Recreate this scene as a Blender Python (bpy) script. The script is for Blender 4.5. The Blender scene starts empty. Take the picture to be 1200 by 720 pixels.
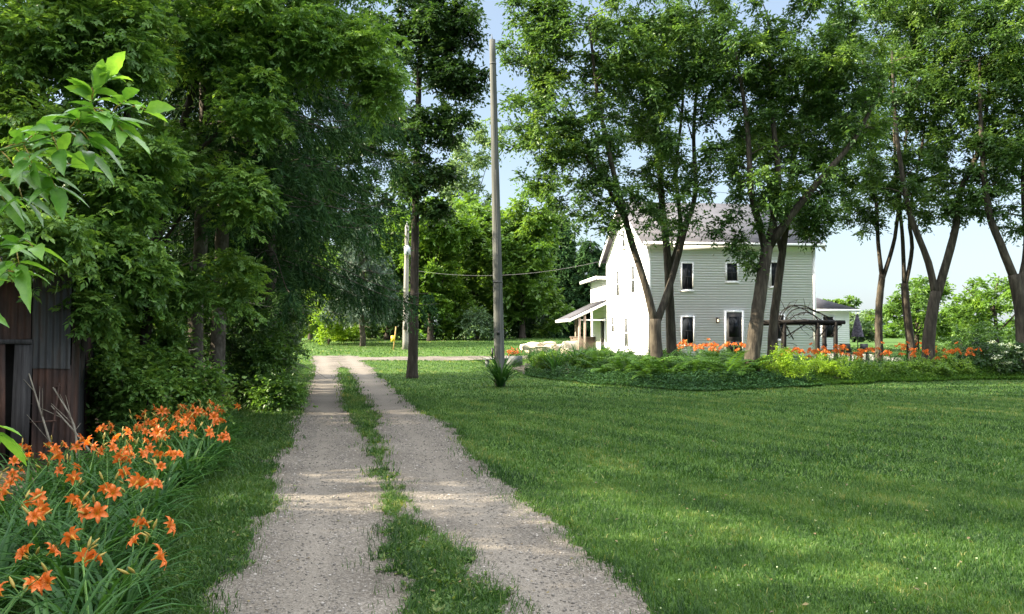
import bpy, math, random
import numpy as np
from mathutils import Matrix, Vector

rng = np.random.default_rng(11)
random.seed(11)
PI = math.pi
scene = bpy.context.scene
COL = scene.collection

# ------------------------------------------------------------------ camera model
F, CX, CY, HOR, CAMZ = 900.0, 600.0, 360.0, 393.0, 1.6
PITCH = math.atan((HOR - CY) / F)


def W(px, py, D):
    """world point at forward distance D seen in the direction (px, py) of the 1200x720 photograph"""
    u, v = (px - CX) / F, (CY - py) / F
    dy = math.cos(PITCH) - v * math.sin(PITCH)
    dz = math.sin(PITCH) + v * math.cos(PITCH)
    return np.array([u / dy * D, D, CAMZ + dz / dy * D])


# ------------------------------------------------------------------ noise and terrain
def _hash(ix, iy, seed):
    n = (ix.astype(np.int64) * 374761393 + iy.astype(np.int64) * 668265263 + seed * 1274126177) & 0xffffffff
    n = ((n ^ (n >> 13)) * 1274126177) & 0xffffffff
    return ((n ^ (n >> 16)) & 0xffff) / 65535.0


def vnoise(x, y, seed=0):
    x = np.asarray(x, float); y = np.asarray(y, float)
    ix, iy = np.floor(x), np.floor(y)
    fx, fy = x - ix, y - iy
    fx = fx * fx * (3 - 2 * fx); fy = fy * fy * (3 - 2 * fy)
    a, b = _hash(ix, iy, seed), _hash(ix + 1, iy, seed)
    c, d = _hash(ix, iy + 1, seed), _hash(ix + 1, iy + 1, seed)
    return (a + (b - a) * fx) * (1 - fy) + (c + (d - c) * fx) * fy


def fbm(x, y, seed=0, o=4):
    s, a, t = 0, 0.5, 0
    for k in range(o):
        s = s + a * vnoise(np.asarray(x) * 2 ** k, np.asarray(y) * 2 ** k, seed + k); t += a; a *= .5
    return s / t


def sstep(a, b, x):
    t = np.clip((np.asarray(x, float) - a) / (b - a), 0, 1)
    return t * t * (3 - 2 * t)


def H(x, y):
    x = np.asarray(x, float); y = np.asarray(y, float)
    z = 0.7 * sstep(22, 62, y)
    z = z + 0.62 * np.exp(-((x - 3) / 13) ** 2 - ((y - 64) / 12) ** 2)
    z = z + 0.5 * np.exp(-((x + 14) / 8) ** 2 - ((y - 66) / 10) ** 2)
    z = z + (fbm(x * .35, y * .35, 5, 3) - .5) * 0.10 * sstep(2, 8, np.abs(x + 1 + .235 * y) + 2)
    return z


def Hf(x, y):
    return float(H(x, y))


# ------------------------------------------------------------------ mesh helpers
class MB:
    def __init__(self):
        self.V, self.T, self.Q, self.n, self.A = [], [], [], 0, []

    def add(self, V, F3=None, F4=None, tint=0.5):
        V = np.asarray(V, float).reshape(-1, 3)
        if F3 is not None and len(F3):
            self.T.append(np.asarray(F3, np.int64).reshape(-1, 3) + self.n)
        if F4 is not None and len(F4):
            self.Q.append(np.asarray(F4, np.int64).reshape(-1, 4) + self.n)
        self.V.append(V); self.n += len(V)
        self.A.append(np.broadcast_to(np.asarray(tint, float), (len(V),)))
        return self

    def box(self, lo, hi, M=None, tint=.5):
        x0, y0, z0 = lo; x1, y1, z1 = hi
        V = np.array([(x0, y0, z0), (x1, y0, z0), (x1, y1, z0), (x0, y1, z0), (x0, y0, z1), (x1, y0, z1), (x1, y1, z1), (x0, y1, z1)], float)
        if M is not None:
            V = V @ np.array(M.to_3x3()).T + np.array(M.translation)
        return self.add(V, None, [(0, 3, 2, 1), (4, 5, 6, 7), (0, 1, 5, 4), (1, 2, 6, 5), (2, 3, 7, 6), (3, 0, 4, 7)], tint)

    def tube(self, P, R, n=6, tint=.5, cap=True, lump=0.0):
        P = np.asarray(P, float); m = len(P)
        R = np.broadcast_to(np.asarray(R, float), (m,))
        T = np.gradient(P, axis=0); T /= np.linalg.norm(T, axis=1)[:, None] + 1e-9
        ref = np.array([1., 0, 0]) if abs(T[0][0]) < .8 else np.array([0, 1., 0])
        a = np.linspace(0, 2 * PI, n, endpoint=False)
        V = []
        for i in range(m):
            s = np.cross(T[i], ref); s /= np.linalg.norm(s) + 1e-9
            ref = np.cross(s, T[i])
            rr = R[i] * (1 + (lump * (rng.random(n) - .5) if lump else 0))
            V.append(P[i] + (np.cos(a) * rr)[:, None] * s + (np.sin(a) * rr)[:, None] * ref)
        V = np.concatenate(V)
        q = []
        for i in range(m - 1):
            for j in range(n):
                k = (j + 1) % n
                q.append((i * n + j, i * n + k, (i + 1) * n + k, (i + 1) * n + j))
        t = []
        if cap:
            V = np.vstack([V, P[0], P[-1]])
            for j in range(n):
                k = (j + 1) % n
                t.append((m * n, k, j)); t.append((m * n + 1, (m - 1) * n + j, (m - 1) * n + k))
        return self.add(V, t, q, tint)

    def build(self, name, mat, parent=None, smooth=False, loc=(0, 0, 0)):
        me = bpy.data.meshes.new(name)
        V = np.concatenate(self.V) - np.asarray(loc, float)
        T = np.concatenate(self.T) if self.T else np.zeros((0, 3), np.int64)
        Q = np.concatenate(self.Q) if self.Q else np.zeros((0, 4), np.int64)
        me.vertices.add(len(V)); me.vertices.foreach_set('co', V.astype(np.float32).ravel())
        L = np.concatenate([T.ravel(), Q.ravel()]).astype(np.int32)
        me.loops.add(len(L)); me.loops.foreach_set('vertex_index', L)
        npoly = len(T) + len(Q)
        st = np.concatenate([np.arange(len(T)) * 3, len(T) * 3 + np.arange(len(Q)) * 4]).astype(np.int32)
        me.polygons.add(npoly); me.polygons.foreach_set('loop_start', st)
        if smooth:
            me.polygons.foreach_set('use_smooth', np.ones(npoly, bool))
        me.update(calc_edges=True)
        at = me.attributes.new('tint', 'FLOAT', 'POINT')
        at.data.foreach_set('value', np.concatenate(self.A).astype(np.float32))
        if mat: me.materials.append(mat)
        o = bpy.data.objects.new(name, me); COL.objects.link(o)
        if parent is not None: o.parent = parent
        return o


def tag(o, label=None, cat=None, group=None, kind=None):
    if label: o['label'] = label
    if cat: o['category'] = cat
    if group: o['group'] = group
    if kind: o['kind'] = kind
    return o


def empty(name, loc, label, cat, group=None, rz=0.0):
    o = bpy.data.objects.new(name, None); COL.objects.link(o)
    o.location = [float(c) for c in loc]; o.rotation_euler = (0, 0, rz)
    o.empty_display_size = .2
    return tag(o, label, cat, group)


def copy_tree(o, parent=None):
    c = o.copy(); COL.objects.link(c)
    if parent is not None:
        c.parent = parent
    for ch in list(o.children):
        copy_tree(ch, c)
    return c


# ------------------------------------------------------------------ materials
def newmat(name):
    m = bpy.data.materials.new(name); m.use_nodes = True
    nt = m.node_tree; nt.nodes.clear()
    out = nt.nodes.new('ShaderNodeOutputMaterial')
    return m, nt, out


def N(nt, typ, **kw):
    n = nt.nodes.new(typ)
    for k, v in kw.items():
        if k in n.inputs: n.inputs[k].default_value = v
        else: setattr(n, k, v)
    return n


def ramp(nt, stops):
    r = nt.nodes.new('ShaderNodeValToRGB')
    el = r.color_ramp.elements
    while len(el) < len(stops): el.new(.5)
    for e, (p, c) in zip(el, stops):
        e.position = p; e.color = (*c, 1)
    return r


def mat_leaf(name, stops, trans=.4, rough=.45, spec=.35, tgain=(1.25, 1.2, .6)):
    m, nt, out = newmat(name)
    at = N(nt, 'ShaderNodeAttribute', attribute_name='tint')
    r = ramp(nt, stops); nt.links.new(at.outputs['Fac'], r.inputs[0])
    p = N(nt, 'ShaderNodeBsdfPrincipled'); p.inputs['Roughness'].default_value = rough
    p.inputs['Specular IOR Level'].default_value = spec
    nt.links.new(r.outputs[0], p.inputs['Base Color'])
    mul = N(nt, 'ShaderNodeMixRGB', blend_type='MULTIPLY'); mul.inputs[0].default_value = 1
    mul.inputs[2].default_value = (*tgain, 1)
    nt.links.new(r.outputs[0], mul.inputs[1])
    t = N(nt, 'ShaderNodeBsdfTranslucent'); nt.links.new(mul.outputs[0], t.inputs[0])
    mx = N(nt, 'ShaderNodeMixShader'); mx.inputs[0].default_value = trans
    nt.links.new(p.outputs[0], mx.inputs[1]); nt.links.new(t.outputs[0], mx.inputs[2])
    nt.links.new(mx.outputs[0], out.inputs[0])
    return m


def mottle(m, scale, amount):
    nt = m.node_tree
    at = [n for n in nt.nodes if n.type == 'ATTRIBUTE'][0]; rp = [n for n in nt.nodes if n.type == 'VALTORGB'][0]
    tc = N(nt, 'ShaderNodeTexCoord'); nz = N(nt, 'ShaderNodeTexNoise'); nz.inputs['Scale'].default_value = scale; nz.inputs['Detail'].default_value = 6
    nz.inputs['Roughness'].default_value = .7
    nt.links.new(tc.outputs['Object'], nz.inputs[0])
    a = N(nt, 'ShaderNodeMath', operation='MULTIPLY_ADD'); nt.links.new(nz.outputs[0], a.inputs[0]); a.inputs[1].default_value = amount; a.inputs[2].default_value = -amount / 2
    b = N(nt, 'ShaderNodeMath', operation='ADD'); nt.links.new(at.outputs['Fac'], b.inputs[0]); nt.links.new(a.outputs[0], b.inputs[1]); nt.links.new(b.outputs[0], rp.inputs[0])


def mat_noise(name, stops, scale=8, detail=6, rough=.8, bump=.3, bscale=None, stretch=(1, 1, 1), spec=.3, bdist=.02, coord='Object', tintmix=None):
    m, nt, out = newmat(name)
    tc = N(nt, 'ShaderNodeTexCoord'); mp = N(nt, 'ShaderNodeMapping'); mp.inputs['Scale'].default_value = stretch
    nt.links.new(tc.outputs[coord], mp.inputs[0])
    nz = N(nt, 'ShaderNodeTexNoise'); nz.inputs['Scale'].default_value = scale; nz.inputs['Detail'].default_value = detail
    nz.inputs['Roughness'].default_value = .62
    nt.links.new(mp.outputs[0], nz.inputs[0])
    r = ramp(nt, stops)
    nt.links.new(nz.outputs[0], r.inputs[0])
    src = r.outputs[0]
    if tintmix is not None:
        at = N(nt, 'ShaderNodeAttribute', attribute_name='tint')
        mx = N(nt, 'ShaderNodeMixRGB'); nt.links.new(at.outputs['Fac'], mx.inputs[0])
        nt.links.new(src, mx.inputs[1]); mx.inputs[2].default_value = (*tintmix, 1); src = mx.outputs[0]
    p = N(nt, 'ShaderNodeBsdfPrincipled'); p.inputs['Roughness'].default_value = rough
    p.inputs['Specular IOR Level'].default_value = spec
    nt.links.new(src, p.inputs['Base Color'])
    if bump:
        nb = N(nt, 'ShaderNodeTexNoise'); nb.inputs['Scale'].default_value = bscale or scale * 3; nb.inputs['Detail'].default_value = 5
        nt.links.new(mp.outputs[0], nb.inputs[0])
        b = N(nt, 'ShaderNodeBump'); b.inputs['Strength'].default_value = bump; b.inputs['Distance'].default_value = bdist
        nt.links.new(nb.outputs[0], b.inputs['Height']); nt.links.new(b.outputs[0], p.inputs['Normal'])
    nt.links.new(p.outputs[0], out.inputs[0])
    return m


G = lambda r, g, b: (r, g, b)
M = {}
M['leaf_ash'] = mat_leaf('leaf_ash', [(0, G(.030, .068, .022)), (.5, G(.074, .150, .038)), (1, G(.175, .275, .062))], .46)
M['leaf_box'] = mat_leaf('leaf_boxelder', [(0, G(.032, .082, .020)), (.5, G(.094, .195, .040)), (1, G(.230, .360, .070))], .45)
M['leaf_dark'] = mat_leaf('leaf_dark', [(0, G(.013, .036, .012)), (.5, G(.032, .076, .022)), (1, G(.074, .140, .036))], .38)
M['leaf_young'] = mat_leaf('leaf_young', [(0, G(.040, .130, .022)), (.5, G(.100, .250, .034)), (1, G(.210, .390, .060))], .45, rough=.35, spec=.45)
M['leaf_back'] = mat_leaf('leaf_back', [(0, G(.032, .080, .016)), (.5, G(.086, .172, .030)), (1, G(.165, .265, .046))], .46)
M['leaf_lime'] = mat_leaf('leaf_lime', [(0, G(.046, .108, .016)), (.5, G(.120, .225, .030)), (1, G(.215, .325, .050))], .46)
M['leaf_chartreuse'] = mat_leaf('leaf_chartreuse', [(0, G(.090, .170, .014)), (.5, G(.220, .360, .022)), (1, G(.340, .480, .035))], .4)
M['leaf_pale'] = mat_leaf('leaf_pale', [(0, G(.07, .12, .06)), (.5, G(.13, .21, .10)), (1, G(.22, .31, .16))], .35)
M['leaf_blue'] = mat_leaf('leaf_groundcover', [(0, G(.016, .048, .022)), (.5, G(.034, .090, .034)), (1, G(.070, .145, .046))], .3, rough=.6, spec=.15)
M['needle'] = mat_leaf('needle_spruce', [(0, G(.007, .024, .009)), (.5, G(.018, .052, .018)), (1, G(.052, .112, .032))], .22, rough=.7, spec=.1)
M['needle_grey'] = mat_leaf('needle_grey', [(0, G(.025, .048, .036)), (.5, G(.050, .088, .062)), (1, G(.085, .130, .090))], .2)
M['fern'] = mat_leaf('fern_frond', [(0, G(.020, .054, .011)), (.5, G(.046, .112, .019)), (1, G(.100, .185, .030))], .42, rough=.6, spec=.12)
M['lily_leaf'] = mat_leaf('lily_leaf', [(0, G(.012, .040, .012)), (.5, G(.026, .084, .020)), (1, G(.066, .150, .032))], .36, rough=.5, spec=.22)
M['scape'] = mat_leaf('scape', [(0, G(.06, .15, .03)), (.5, G(.11, .22, .04)), (1, G(.42, .26, .06))], .2)
M['petal'] = mat_leaf('petal_orange', [(0, G(.72, .42, .05)), (.22, G(.50, .125, .012)), (.6, G(.63, .145, .024)), (1, G(.72, .21, .050))], .38, rough=.5, tgain=(1.1, .9, .6))
M['petal_white'] = mat_leaf('petal_white', [(0, G(.55, .62, .42)), (1, G(.8, .82, .72))], .3)
M['petal_red'] = mat_leaf('petal_red', [(0, G(.5, .03, .02)), (1, G(.7, .09, .03))], .3)
M['grass'] = mat_leaf('grass_blade', [(0, G(.014, .042, .010)), (.35, G(.038, .092, .018)), (.7, G(.080, .146, .030)), (1, G(.23, .23, .080))], .42, rough=.5, spec=.25)
M['bark'] = mat_noise('bark_ash', [(.3, G(.016, .013, .010)), (.48, G(.040, .033, .025)), (.66, G(.085, .072, .054)), (.8, G(.13, .115, .088))], 5, 8, .9, .9, 9, (1.6, 1.6, .35), .2, .05)
M['bark_dark'] = mat_noise('bark_dark', [(.3, G(.018, .014, .011)), (.55, G(.042, .034, .027)), (.75, G(.085, .070, .056))], 6, 8, .9, .8, 10, (1.6, 1.6, .35), .2, .05)
M['bark_spruce'] = mat_noise('bark_spruce', [(.3, G(.035, .029, .023)), (.5, G(.075, .065, .052)), (.72, G(.140, .126, .104))], 7, 8, .9, .8, 14, (1.4, 1.4, .8), .2, .03)
M['deadwood'] = mat_noise('deadwood', [(.3, G(.10, .085, .065)), (.7, G(.28, .25, .20))], 12, 4, .9, .4, 30, (1, 1, .3))
M['pole'] = mat_noise('pole_wood', [(.3, G(.040, .044, .041)), (.5, G(.078, .082, .076)), (.7, G(.135, .135, .122))], 6, 8, .9, .6, 14, (3, 3, .12), .2, .015)
M['pole_pale'] = mat_noise('pole_pale', [(.3, G(.13, .122, .108)), (.7, G(.28, .265, .24))], 6, 8, .9, .4, 14, (3, 3, .12), .2, .015)
M['post'] = mat_noise('post_wood', [(.3, G(.20, .155, .125)), (.7, G(.36, .28, .23))], 6, 6, .8, .3, 14, (3, 3, .2))
M['stake'] = mat_noise('stake_wood', [(.3, G(.36, .22, .08)), (.7, G(.55, .36, .15))], 6, 6, .8, .2)
M['yellow'] = mat_noise('yellow_paint', [(.3, G(.62, .43, .03)), (.7, G(.78, .58, .06))], 4, 4, .5, .1)
M['rust'] = mat_noise('rusty_iron', [(.32, G(.012, .009, .009)), (.48, G(.036, .018, .013)), (.62, G(.070, .032, .020)), (.8, G(.050, .044, .042))], 3.2, 9, .75, .4, 30, (1, 1, .35), .4)
M['galv'] = mat_noise('weathered_galvanised', [(.3, G(.009, .009, .010)), (.46, G(.024, .024, .026)), (.54, G(.038, .036, .035)), (.62, G(.034, .019, .014)), (.8, G(.024, .013, .010))], 2.6, 9, .6, .3, 40, (1, 1, .3), .5)
M['plank'] = mat_noise('old_plank', [(.3, G(.018, .016, .016)), (.6, G(.060, .056, .056)), (.8, G(.11, .10, .095))], 6, 8, .9, .6, 20, (4, 4, .2))
M['shed_shade'] = mat_noise('shed_inside_shade', [(.3, G(.006, .005, .005)), (.8, G(.02, .018, .016))], 4, 4, .95, 0)
M['siding'] = mat_noise('white_siding', [(.3, G(.86, .87, .92)), (.7, G(.91, .91, .95))], 2.2, 5, .55, .05, 60, (1, 1, 1), .3, .004)
M['trim'] = mat_noise('white_trim', [(.3, G(.78, .78, .78)), (.7, G(.84, .84, .83))], 3, 4, .5, .04, 60, (1, 1, 1), .3, .003)
M['stone'] = mat_noise('limestone', [(.3, G(.30, .25, .19)), (.52, G(.46, .40, .31)), (.75, G(.60, .54, .44))], 4, 8, .9, .6, 12)
M['slab'] = mat_noise('grey_slab', [(.3, G(.085, .09, .096)), (.7, G(.17, .175, .18))], 5, 8, .85, .3)
M['black'] = mat_noise('black_paint', [(.3, G(.010, .010, .011)), (.7, G(.024, .023, .024))], 4, 4, .45, .05)
M['litter'] = mat_leaf('litter', [(0, G(.06, .04, .02)), (.5, G(.11, .075, .03)), (.8, G(.16, .13, .04)), (1, G(.10, .16, .03))], .15)
M['twig'] = mat_noise('arbor_twig', [(.3, G(.007, .006, .006)), (.7, G(.020, .017, .015))], 12, 4, .9, .4)
M['umbrella'] = mat_noise('umbrella_cloth', [(.45, G(.035, .032, .05)), (.55, G(.11, .10, .13))], 9, 2, .9, .1, 30, (1, 1, 2))
M['field'] = mat_noise('far_field', [(.3, G(.10, .17, .04)), (.7, G(.2, .26, .08))], .05, 4, .9, 0)
M['pane_grey'] = mat_noise('pane_grey', [(.3, G(.028, .031, .035)), (.7, G(.055, .058, .062))], 2, 3, .12, 0)
M['white_box'] = mat_noise('white_enamel', [(.3, G(.34, .36, .40)), (.7, G(.44, .46, .50))], 3, 4, .5, .05)
M['wire'] = mat_noise('cable', [(.3, G(.05, .05, .05)), (.7, G(.10, .10, .10))], 4, 2, .6, 0)
M['blind'] = mat_noise('window_blind', [(.3, G(.22, .23, .24)), (.7, G(.32, .33, .33))], 3, 2, .6, 0)


def mat_roof():
    m, nt, out = newmat('asphalt_shingle')
    tc = N(nt, 'ShaderNodeTexCoord')
    br = N(nt, 'ShaderNodeTexBrick'); br.inputs['Scale'].default_value = 1.0
    br.inputs['Brick Width'].default_value = .33; br.inputs['Row Height'].default_value = .15
    br.inputs['Mortar Size'].default_value = .008
    br.inputs['Color1'].default_value = (.036, .036, .046, 1); br.inputs['Color2'].default_value = (.062, .059, .070, 1)
    br.inputs['Mortar'].default_value = (.05, .045, .045, 1)
    nt.links.new(tc.outputs['Object'], br.inputs[0])
    nz = N(nt, 'ShaderNodeTexNoise'); nz.inputs['Scale'].default_value = 1.5; nz.inputs['Detail'].default_value = 8
    nt.links.new(tc.outputs['Object'], nz.inputs[0])
    mx = N(nt, 'ShaderNodeMixRGB', blend_type='OVERLAY'); mx.inputs[0].default_value = .6
    nt.links.new(br.outputs[0], mx.inputs[1]); nt.links.new(nz.outputs[0], mx.inputs[2])
    p = N(nt, 'ShaderNodeBsdfPrincipled'); p.inputs['Roughness'].default_value = .9
    nt.links.new(mx.outputs[0], p.inputs['Base Color'])
    b = N(nt, 'ShaderNodeBump'); b.inputs['Strength'].default_value = .4; b.inputs['Distance'].default_value = .02
    nt.links.new(br.outputs[0], b.inputs['Height']); nt.links.new(b.outputs[0], p.inputs['Normal'])
    nt.links.new(p.outputs[0], out.inputs[0])
    return m


def mat_brick():
    m, nt, out = newmat('brown_brick')
    tc = N(nt, 'ShaderNodeTexCoord'); mp = N(nt, 'ShaderNodeMapping'); mp.inputs['Rotation'].default_value = (PI / 2, 0, 0)
    nt.links.new(tc.outputs['Object'], mp.inputs[0])
    br = N(nt, 'ShaderNodeTexBrick'); br.inputs['Scale'].default_value = 1.0
    br.inputs['Brick Width'].default_value = .22; br.inputs['Row Height'].default_value = .075; br.inputs['Mortar Size'].default_value = .009
    br.inputs['Color1'].default_value = (.10, .07, .055, 1); br.inputs['Color2'].default_value = (.17, .115, .085, 1); br.inputs['Mortar'].default_value = (.2, .18, .16, 1)
    nt.links.new(mp.outputs[0], br.inputs[0])
    p = N(nt, 'ShaderNodeBsdfPrincipled'); p.inputs['Roughness'].default_value = .9
    nt.links.new(br.outputs[0], p.inputs['Base Color']); nt.links.new(p.outputs[0], out.inputs[0])
    return m


def mat_glass():
    m, nt, out = newmat('window_glass')
    tc = N(nt, 'ShaderNodeTexCoord'); nz = N(nt, 'ShaderNodeTexNoise'); nz.inputs['Scale'].default_value = 1.3
    nt.links.new(tc.outputs['Object'], nz.inputs[0])
    r = ramp(nt, [(.35, (.006, .007, .009)), (.7, (.022, .025, .03))]); nt.links.new(nz.outputs[0], r.inputs[0])
    p = N(nt, 'ShaderNodeBsdfPrincipled'); p.inputs['Roughness'].default_value = .06; p.inputs['Specular IOR Level'].default_value = .08
    nt.links.new(r.outputs[0], p.inputs['Base Color'])
    b = N(nt, 'ShaderNodeBump'); b.inputs['Strength'].default_value = .08; nt.links.new(nz.outputs[0], b.inputs['Height'])
    nt.links.new(b.outputs[0], p.inputs['Normal']); nt.links.new(p.outputs[0], out.inputs[0])
    return m


def mat_gravel():
    m, nt, out = newmat('gravel')
    tc = N(nt, 'ShaderNodeTexCoord')
    v = N(nt, 'ShaderNodeTexVoronoi'); v.inputs['Scale'].default_value = 62
    n1 = N(nt, 'ShaderNodeTexNoise'); n1.inputs['Scale'].default_value = 130; n1.inputs['Detail'].default_value = 4
    n2 = N(nt, 'ShaderNodeTexNoise'); n2.inputs['Scale'].default_value = .9; n2.inputs['Detail'].default_value = 6
    for n in (v, n1, n2): nt.links.new(tc.outputs['Object'], n.inputs[0])
    sep = N(nt, 'ShaderNodeSeparateColor'); nt.links.new(v.outputs['Color'], sep.inputs[0])
    r1 = ramp(nt, [(0, (.048, .042, .036)), (.3, (.108, .095, .080)), (.7, (.165, .146, .126)), (1, (.28, .255, .225))])
    nt.links.new(sep.outputs[0], r1.inputs[0])
    r2 = ramp(nt, [(.3, (.074, .063, .052)), (.7, (.198, .175, .150))]); nt.links.new(n1.outputs[0], r2.inputs[0])
    mx = N(nt, 'ShaderNodeMixRGB'); mx.inputs[0].default_value = .45
    nt.links.new(r1.outputs[0], mx.inputs[1]); nt.links.new(r2.outputs[0], mx.inputs[2])
    r3 = ramp(nt, [(.30, (.56, .55, .54)), (.7, (1.08, 1.07, 1.06))]); nt.links.new(n2.outputs[0], r3.inputs[0])
    m2 = N(nt, 'ShaderNodeMixRGB', blend_type='MULTIPLY'); m2.inputs[0].default_value = 1
    nt.links.new(mx.outputs[0], m2.inputs[1]); nt.links.new(r3.outputs[0], m2.inputs[2])
    at = N(nt, 'ShaderNodeAttribute', attribute_name='tint')
    rp = ramp(nt, [(.3, (.138, .121, .102)), (.7, (.225, .199, .170))]); nt.links.new(n1.outputs[0], rp.inputs[0])
    fm = N(nt, 'ShaderNodeMath', operation='MULTIPLY'); nt.links.new(at.outputs['Fac'], fm.inputs[0]); fm.inputs[1].default_value = .6
    m3 = N(nt, 'ShaderNodeMixRGB'); nt.links.new(fm.outputs[0], m3.inputs[0]); nt.links.new(m2.outputs[0], m3.inputs[1]); nt.links.new(rp.outputs[0], m3.inputs[2])
    p = N(nt, 'ShaderNodeBsdfPrincipled'); p.inputs['Roughness'].default_value = .95; p.inputs['Specular IOR Level'].default_value = .15
    nt.links.new(m3.outputs[0], p.inputs['Base Color'])
    b = N(nt, 'ShaderNodeBump'); b.inputs['Strength'].default_value = .8; b.inputs['Distance'].default_value = .012
    nt.links.new(v.outputs['Distance'], b.inputs['Height']); nt.links.new(b.outputs[0], p.inputs['Normal'])
    nt.links.new(p.outputs[0], out.inputs[0])
    return m


def mat_pebble():
    m, nt, out = newmat('pebble')
    at = N(nt, 'ShaderNodeAttribute', attribute_name='tint')
    r = ramp(nt, [(0, (.070, .062, .054)), (.4, (.118, .104, .090)), (.8, (.172, .152, .132)), (1, (.30, .272, .240))])
    nt.links.new(at.outputs['Fac'], r.inputs[0])
    p = N(nt, 'ShaderNodeBsdfPrincipled'); p.inputs['Roughness'].default_value = .9
    nt.links.new(r.outputs[0], p.inputs['Base Color']); nt.links.new(p.outputs[0], out.inputs[0])
    return m


def mat_ground():
    m, nt, out = newmat('ground')
    tc = N(nt, 'ShaderNodeTexCoord')
    n1 = N(nt, 'ShaderNodeTexNoise'); n1.inputs['Scale'].default_value = 22; n1.inputs['Detail'].default_value = 8
    n2 = N(nt, 'ShaderNodeTexNoise'); n2.inputs['Scale'].default_value = .35; n2.inputs['Detail'].default_value = 6
    n3 = N(nt, 'ShaderNodeTexNoise'); n3.inputs['Scale'].default_value = 14; n3.inputs['Detail'].default_value = 8
    for n in (n1, n2, n3): nt.links.new(tc.outputs['Object'], n.inputs[0])
    r1 = ramp(nt, [(.3, (.022, .046, .010)), (.55, (.050, .098, .020)), (.8, (.095, .150, .034))]); nt.links.new(n1.outputs[0], r1.inputs[0])
    r2 = ramp(nt, [(.3, (.8, .85, .8)), (.7, (1.25, 1.18, 1.1))]); nt.links.new(n2.outputs[0], r2.inputs[0])
    mu = N(nt, 'ShaderNodeMixRGB', blend_type='MULTIPLY'); mu.inputs[0].default_value = 1
    nt.links.new(r1.outputs[0], mu.inputs[1]); nt.links.new(r2.outputs[0], mu.inputs[2])
    rs = ramp(nt, [(.3, (.018, .014, .010)), (.6, (.045, .036, .026)), (.8, (.085, .072, .052))]); nt.links.new(n3.outputs[0], rs.inputs[0])
    at = N(nt, 'ShaderNodeAttribute', attribute_name='tint')
    mx = N(nt, 'ShaderNodeMixRGB'); nt.links.new(at.outputs['Fac'], mx.inputs[0])
    nt.links.new(mu.outputs[0], mx.inputs[1]); nt.links.new(rs.outputs[0], mx.inputs[2])
    p = N(nt, 'ShaderNodeBsdfPrincipled'); p.inputs['Roughness'].default_value = .95; p.inputs['Specular IOR Level'].default_value = .1
    nt.links.new(mx.outputs[0], p.inputs['Base Color'])
    b = N(nt, 'ShaderNodeBump'); b.inputs['Strength'].default_value = .7; b.inputs['Distance'].default_value = .04
    nt.links.new(n1.outputs[0], b.inputs['Height']); nt.links.new(b.outputs[0], p.inputs['Normal'])
    nt.links.new(p.outputs[0], out.inputs[0])
    return m


def mat_lamp():
    m, nt, out = newmat('lamp_glow')
    e = N(nt, 'ShaderNodeEmission'); e.inputs[0].default_value = (1, .72, .38, 1); e.inputs[1].default_value = 4.0
    nt.links.new(e.outputs[0], out.inputs[0])
    return m


mottle(M['leaf_young'], 45, 1.1); mottle(M['lily_leaf'], 14, .7); mottle(M['petal'], 60, .45)
M['roof'] = mat_roof(); M['brick'] = mat_brick(); M['glass'] = mat_glass(); M['gravel'] = mat_gravel(); M['pebble'] = mat_pebble()
M['ground'] = mat_ground(); M['lamp'] = mat_lamp()
M['mulch'] = mat_noise('mulch', [(.3, G(.014, .011, .008)), (.6, G(.034, .027, .019)), (.8, G(.065, .052, .038))], 18, 8, .95, .9, 30)
M['patio'] = mat_noise('patio_stone', [(.3, G(.30, .25, .18)), (.7, G(.45, .38, .28))], 3, 6, .9, .3)

# ------------------------------------------------------------------ plan of drive, bed, lawn
def drive_mid(y):
    """centre line of the gravel drive"""
    y = np.asarray(y, float)
    return -0.42 - .238 * (y - 4.4) - .0007 * np.clip(y - 25, 0, 99) ** 2 - .02 * np.sin(y * .35)


def drive_in(x, y):
    """> 0 on gravel: main track with a grassy middle, and the branch to the house"""
    x = np.asarray(x, float); y = np.asarray(y, float)
    d = x - drive_mid(y)
    nz = (fbm(x * .9, y * .9, 21, 4) - .5) * 1.1 + (fbm(x * 4.5, y * 3, 31, 4) - .5) * 1.1
    w = 1.28 + .05 * np.sin(y * .6) + nz * .38
    w = w + np.where(d < 0, .10 * np.sin(y * 1.45 + .6) * sstep(14, 5, y) , 0)
    main = w - np.abs(d)
    mw = np.where(y < 8.2, .04 + .24 * sstep(7.4, 4.6, y), .04 + .26 * sstep(9.5, 15, y)) - .02
    mw = mw * sstep(36, 33, y) - .10 * sstep(33, 36, y) + nz * .27 + (fbm(x * 7, y * 4, 47, 3) - .5) * .35 - .02
    
    mid = np.abs(d - .02 - .10 * sstep(8, 4, y)) - mw
    main = np.minimum(main, mid)
    main = np.where((y > 2.0) & (y < 44.5 + nz * 2), main, -1)
    yb = 41.0 + .10 * (x + 9) + .8 * sstep(-2, 6, x)
    br = np.minimum(1.5 + nz * .6 - np.abs(y - yb), np.minimum(x + 10.5, 5.2 - x))
    return np.maximum(main, br)


bed_front = np.array([(-.2, 33.0), (.4, 29.2), (2.4, 25.6), (5.0, 22.6), (7.4, 22.9), (10.6, 25.0), (15.5, 27.0), (20, 27.6), (30, 27.8)])
bed_back = np.array([(30, 33), (20, 34), (15, 36.5), (6.6, 36.8), (5.2, 38), (2.6, 38.5), (.6, 36.5)])
bed_poly = np.vstack([bed_front, bed_back])


def in_poly(x, y, P):
    x = np.asarray(x, float); y = np.asarray(y, float)
    r = np.zeros(x.shape, bool)
    j = len(P) - 1
    for i in range(len(P)):
        xi, yi = P[i]; xj, yj = P[j]
        c = ((yi > y) != (yj > y)) & (x < (xj - xi) * (y - yi) / (yj - yi + 1e-12) + xi)
        r ^= c; j = i
    return r


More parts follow.
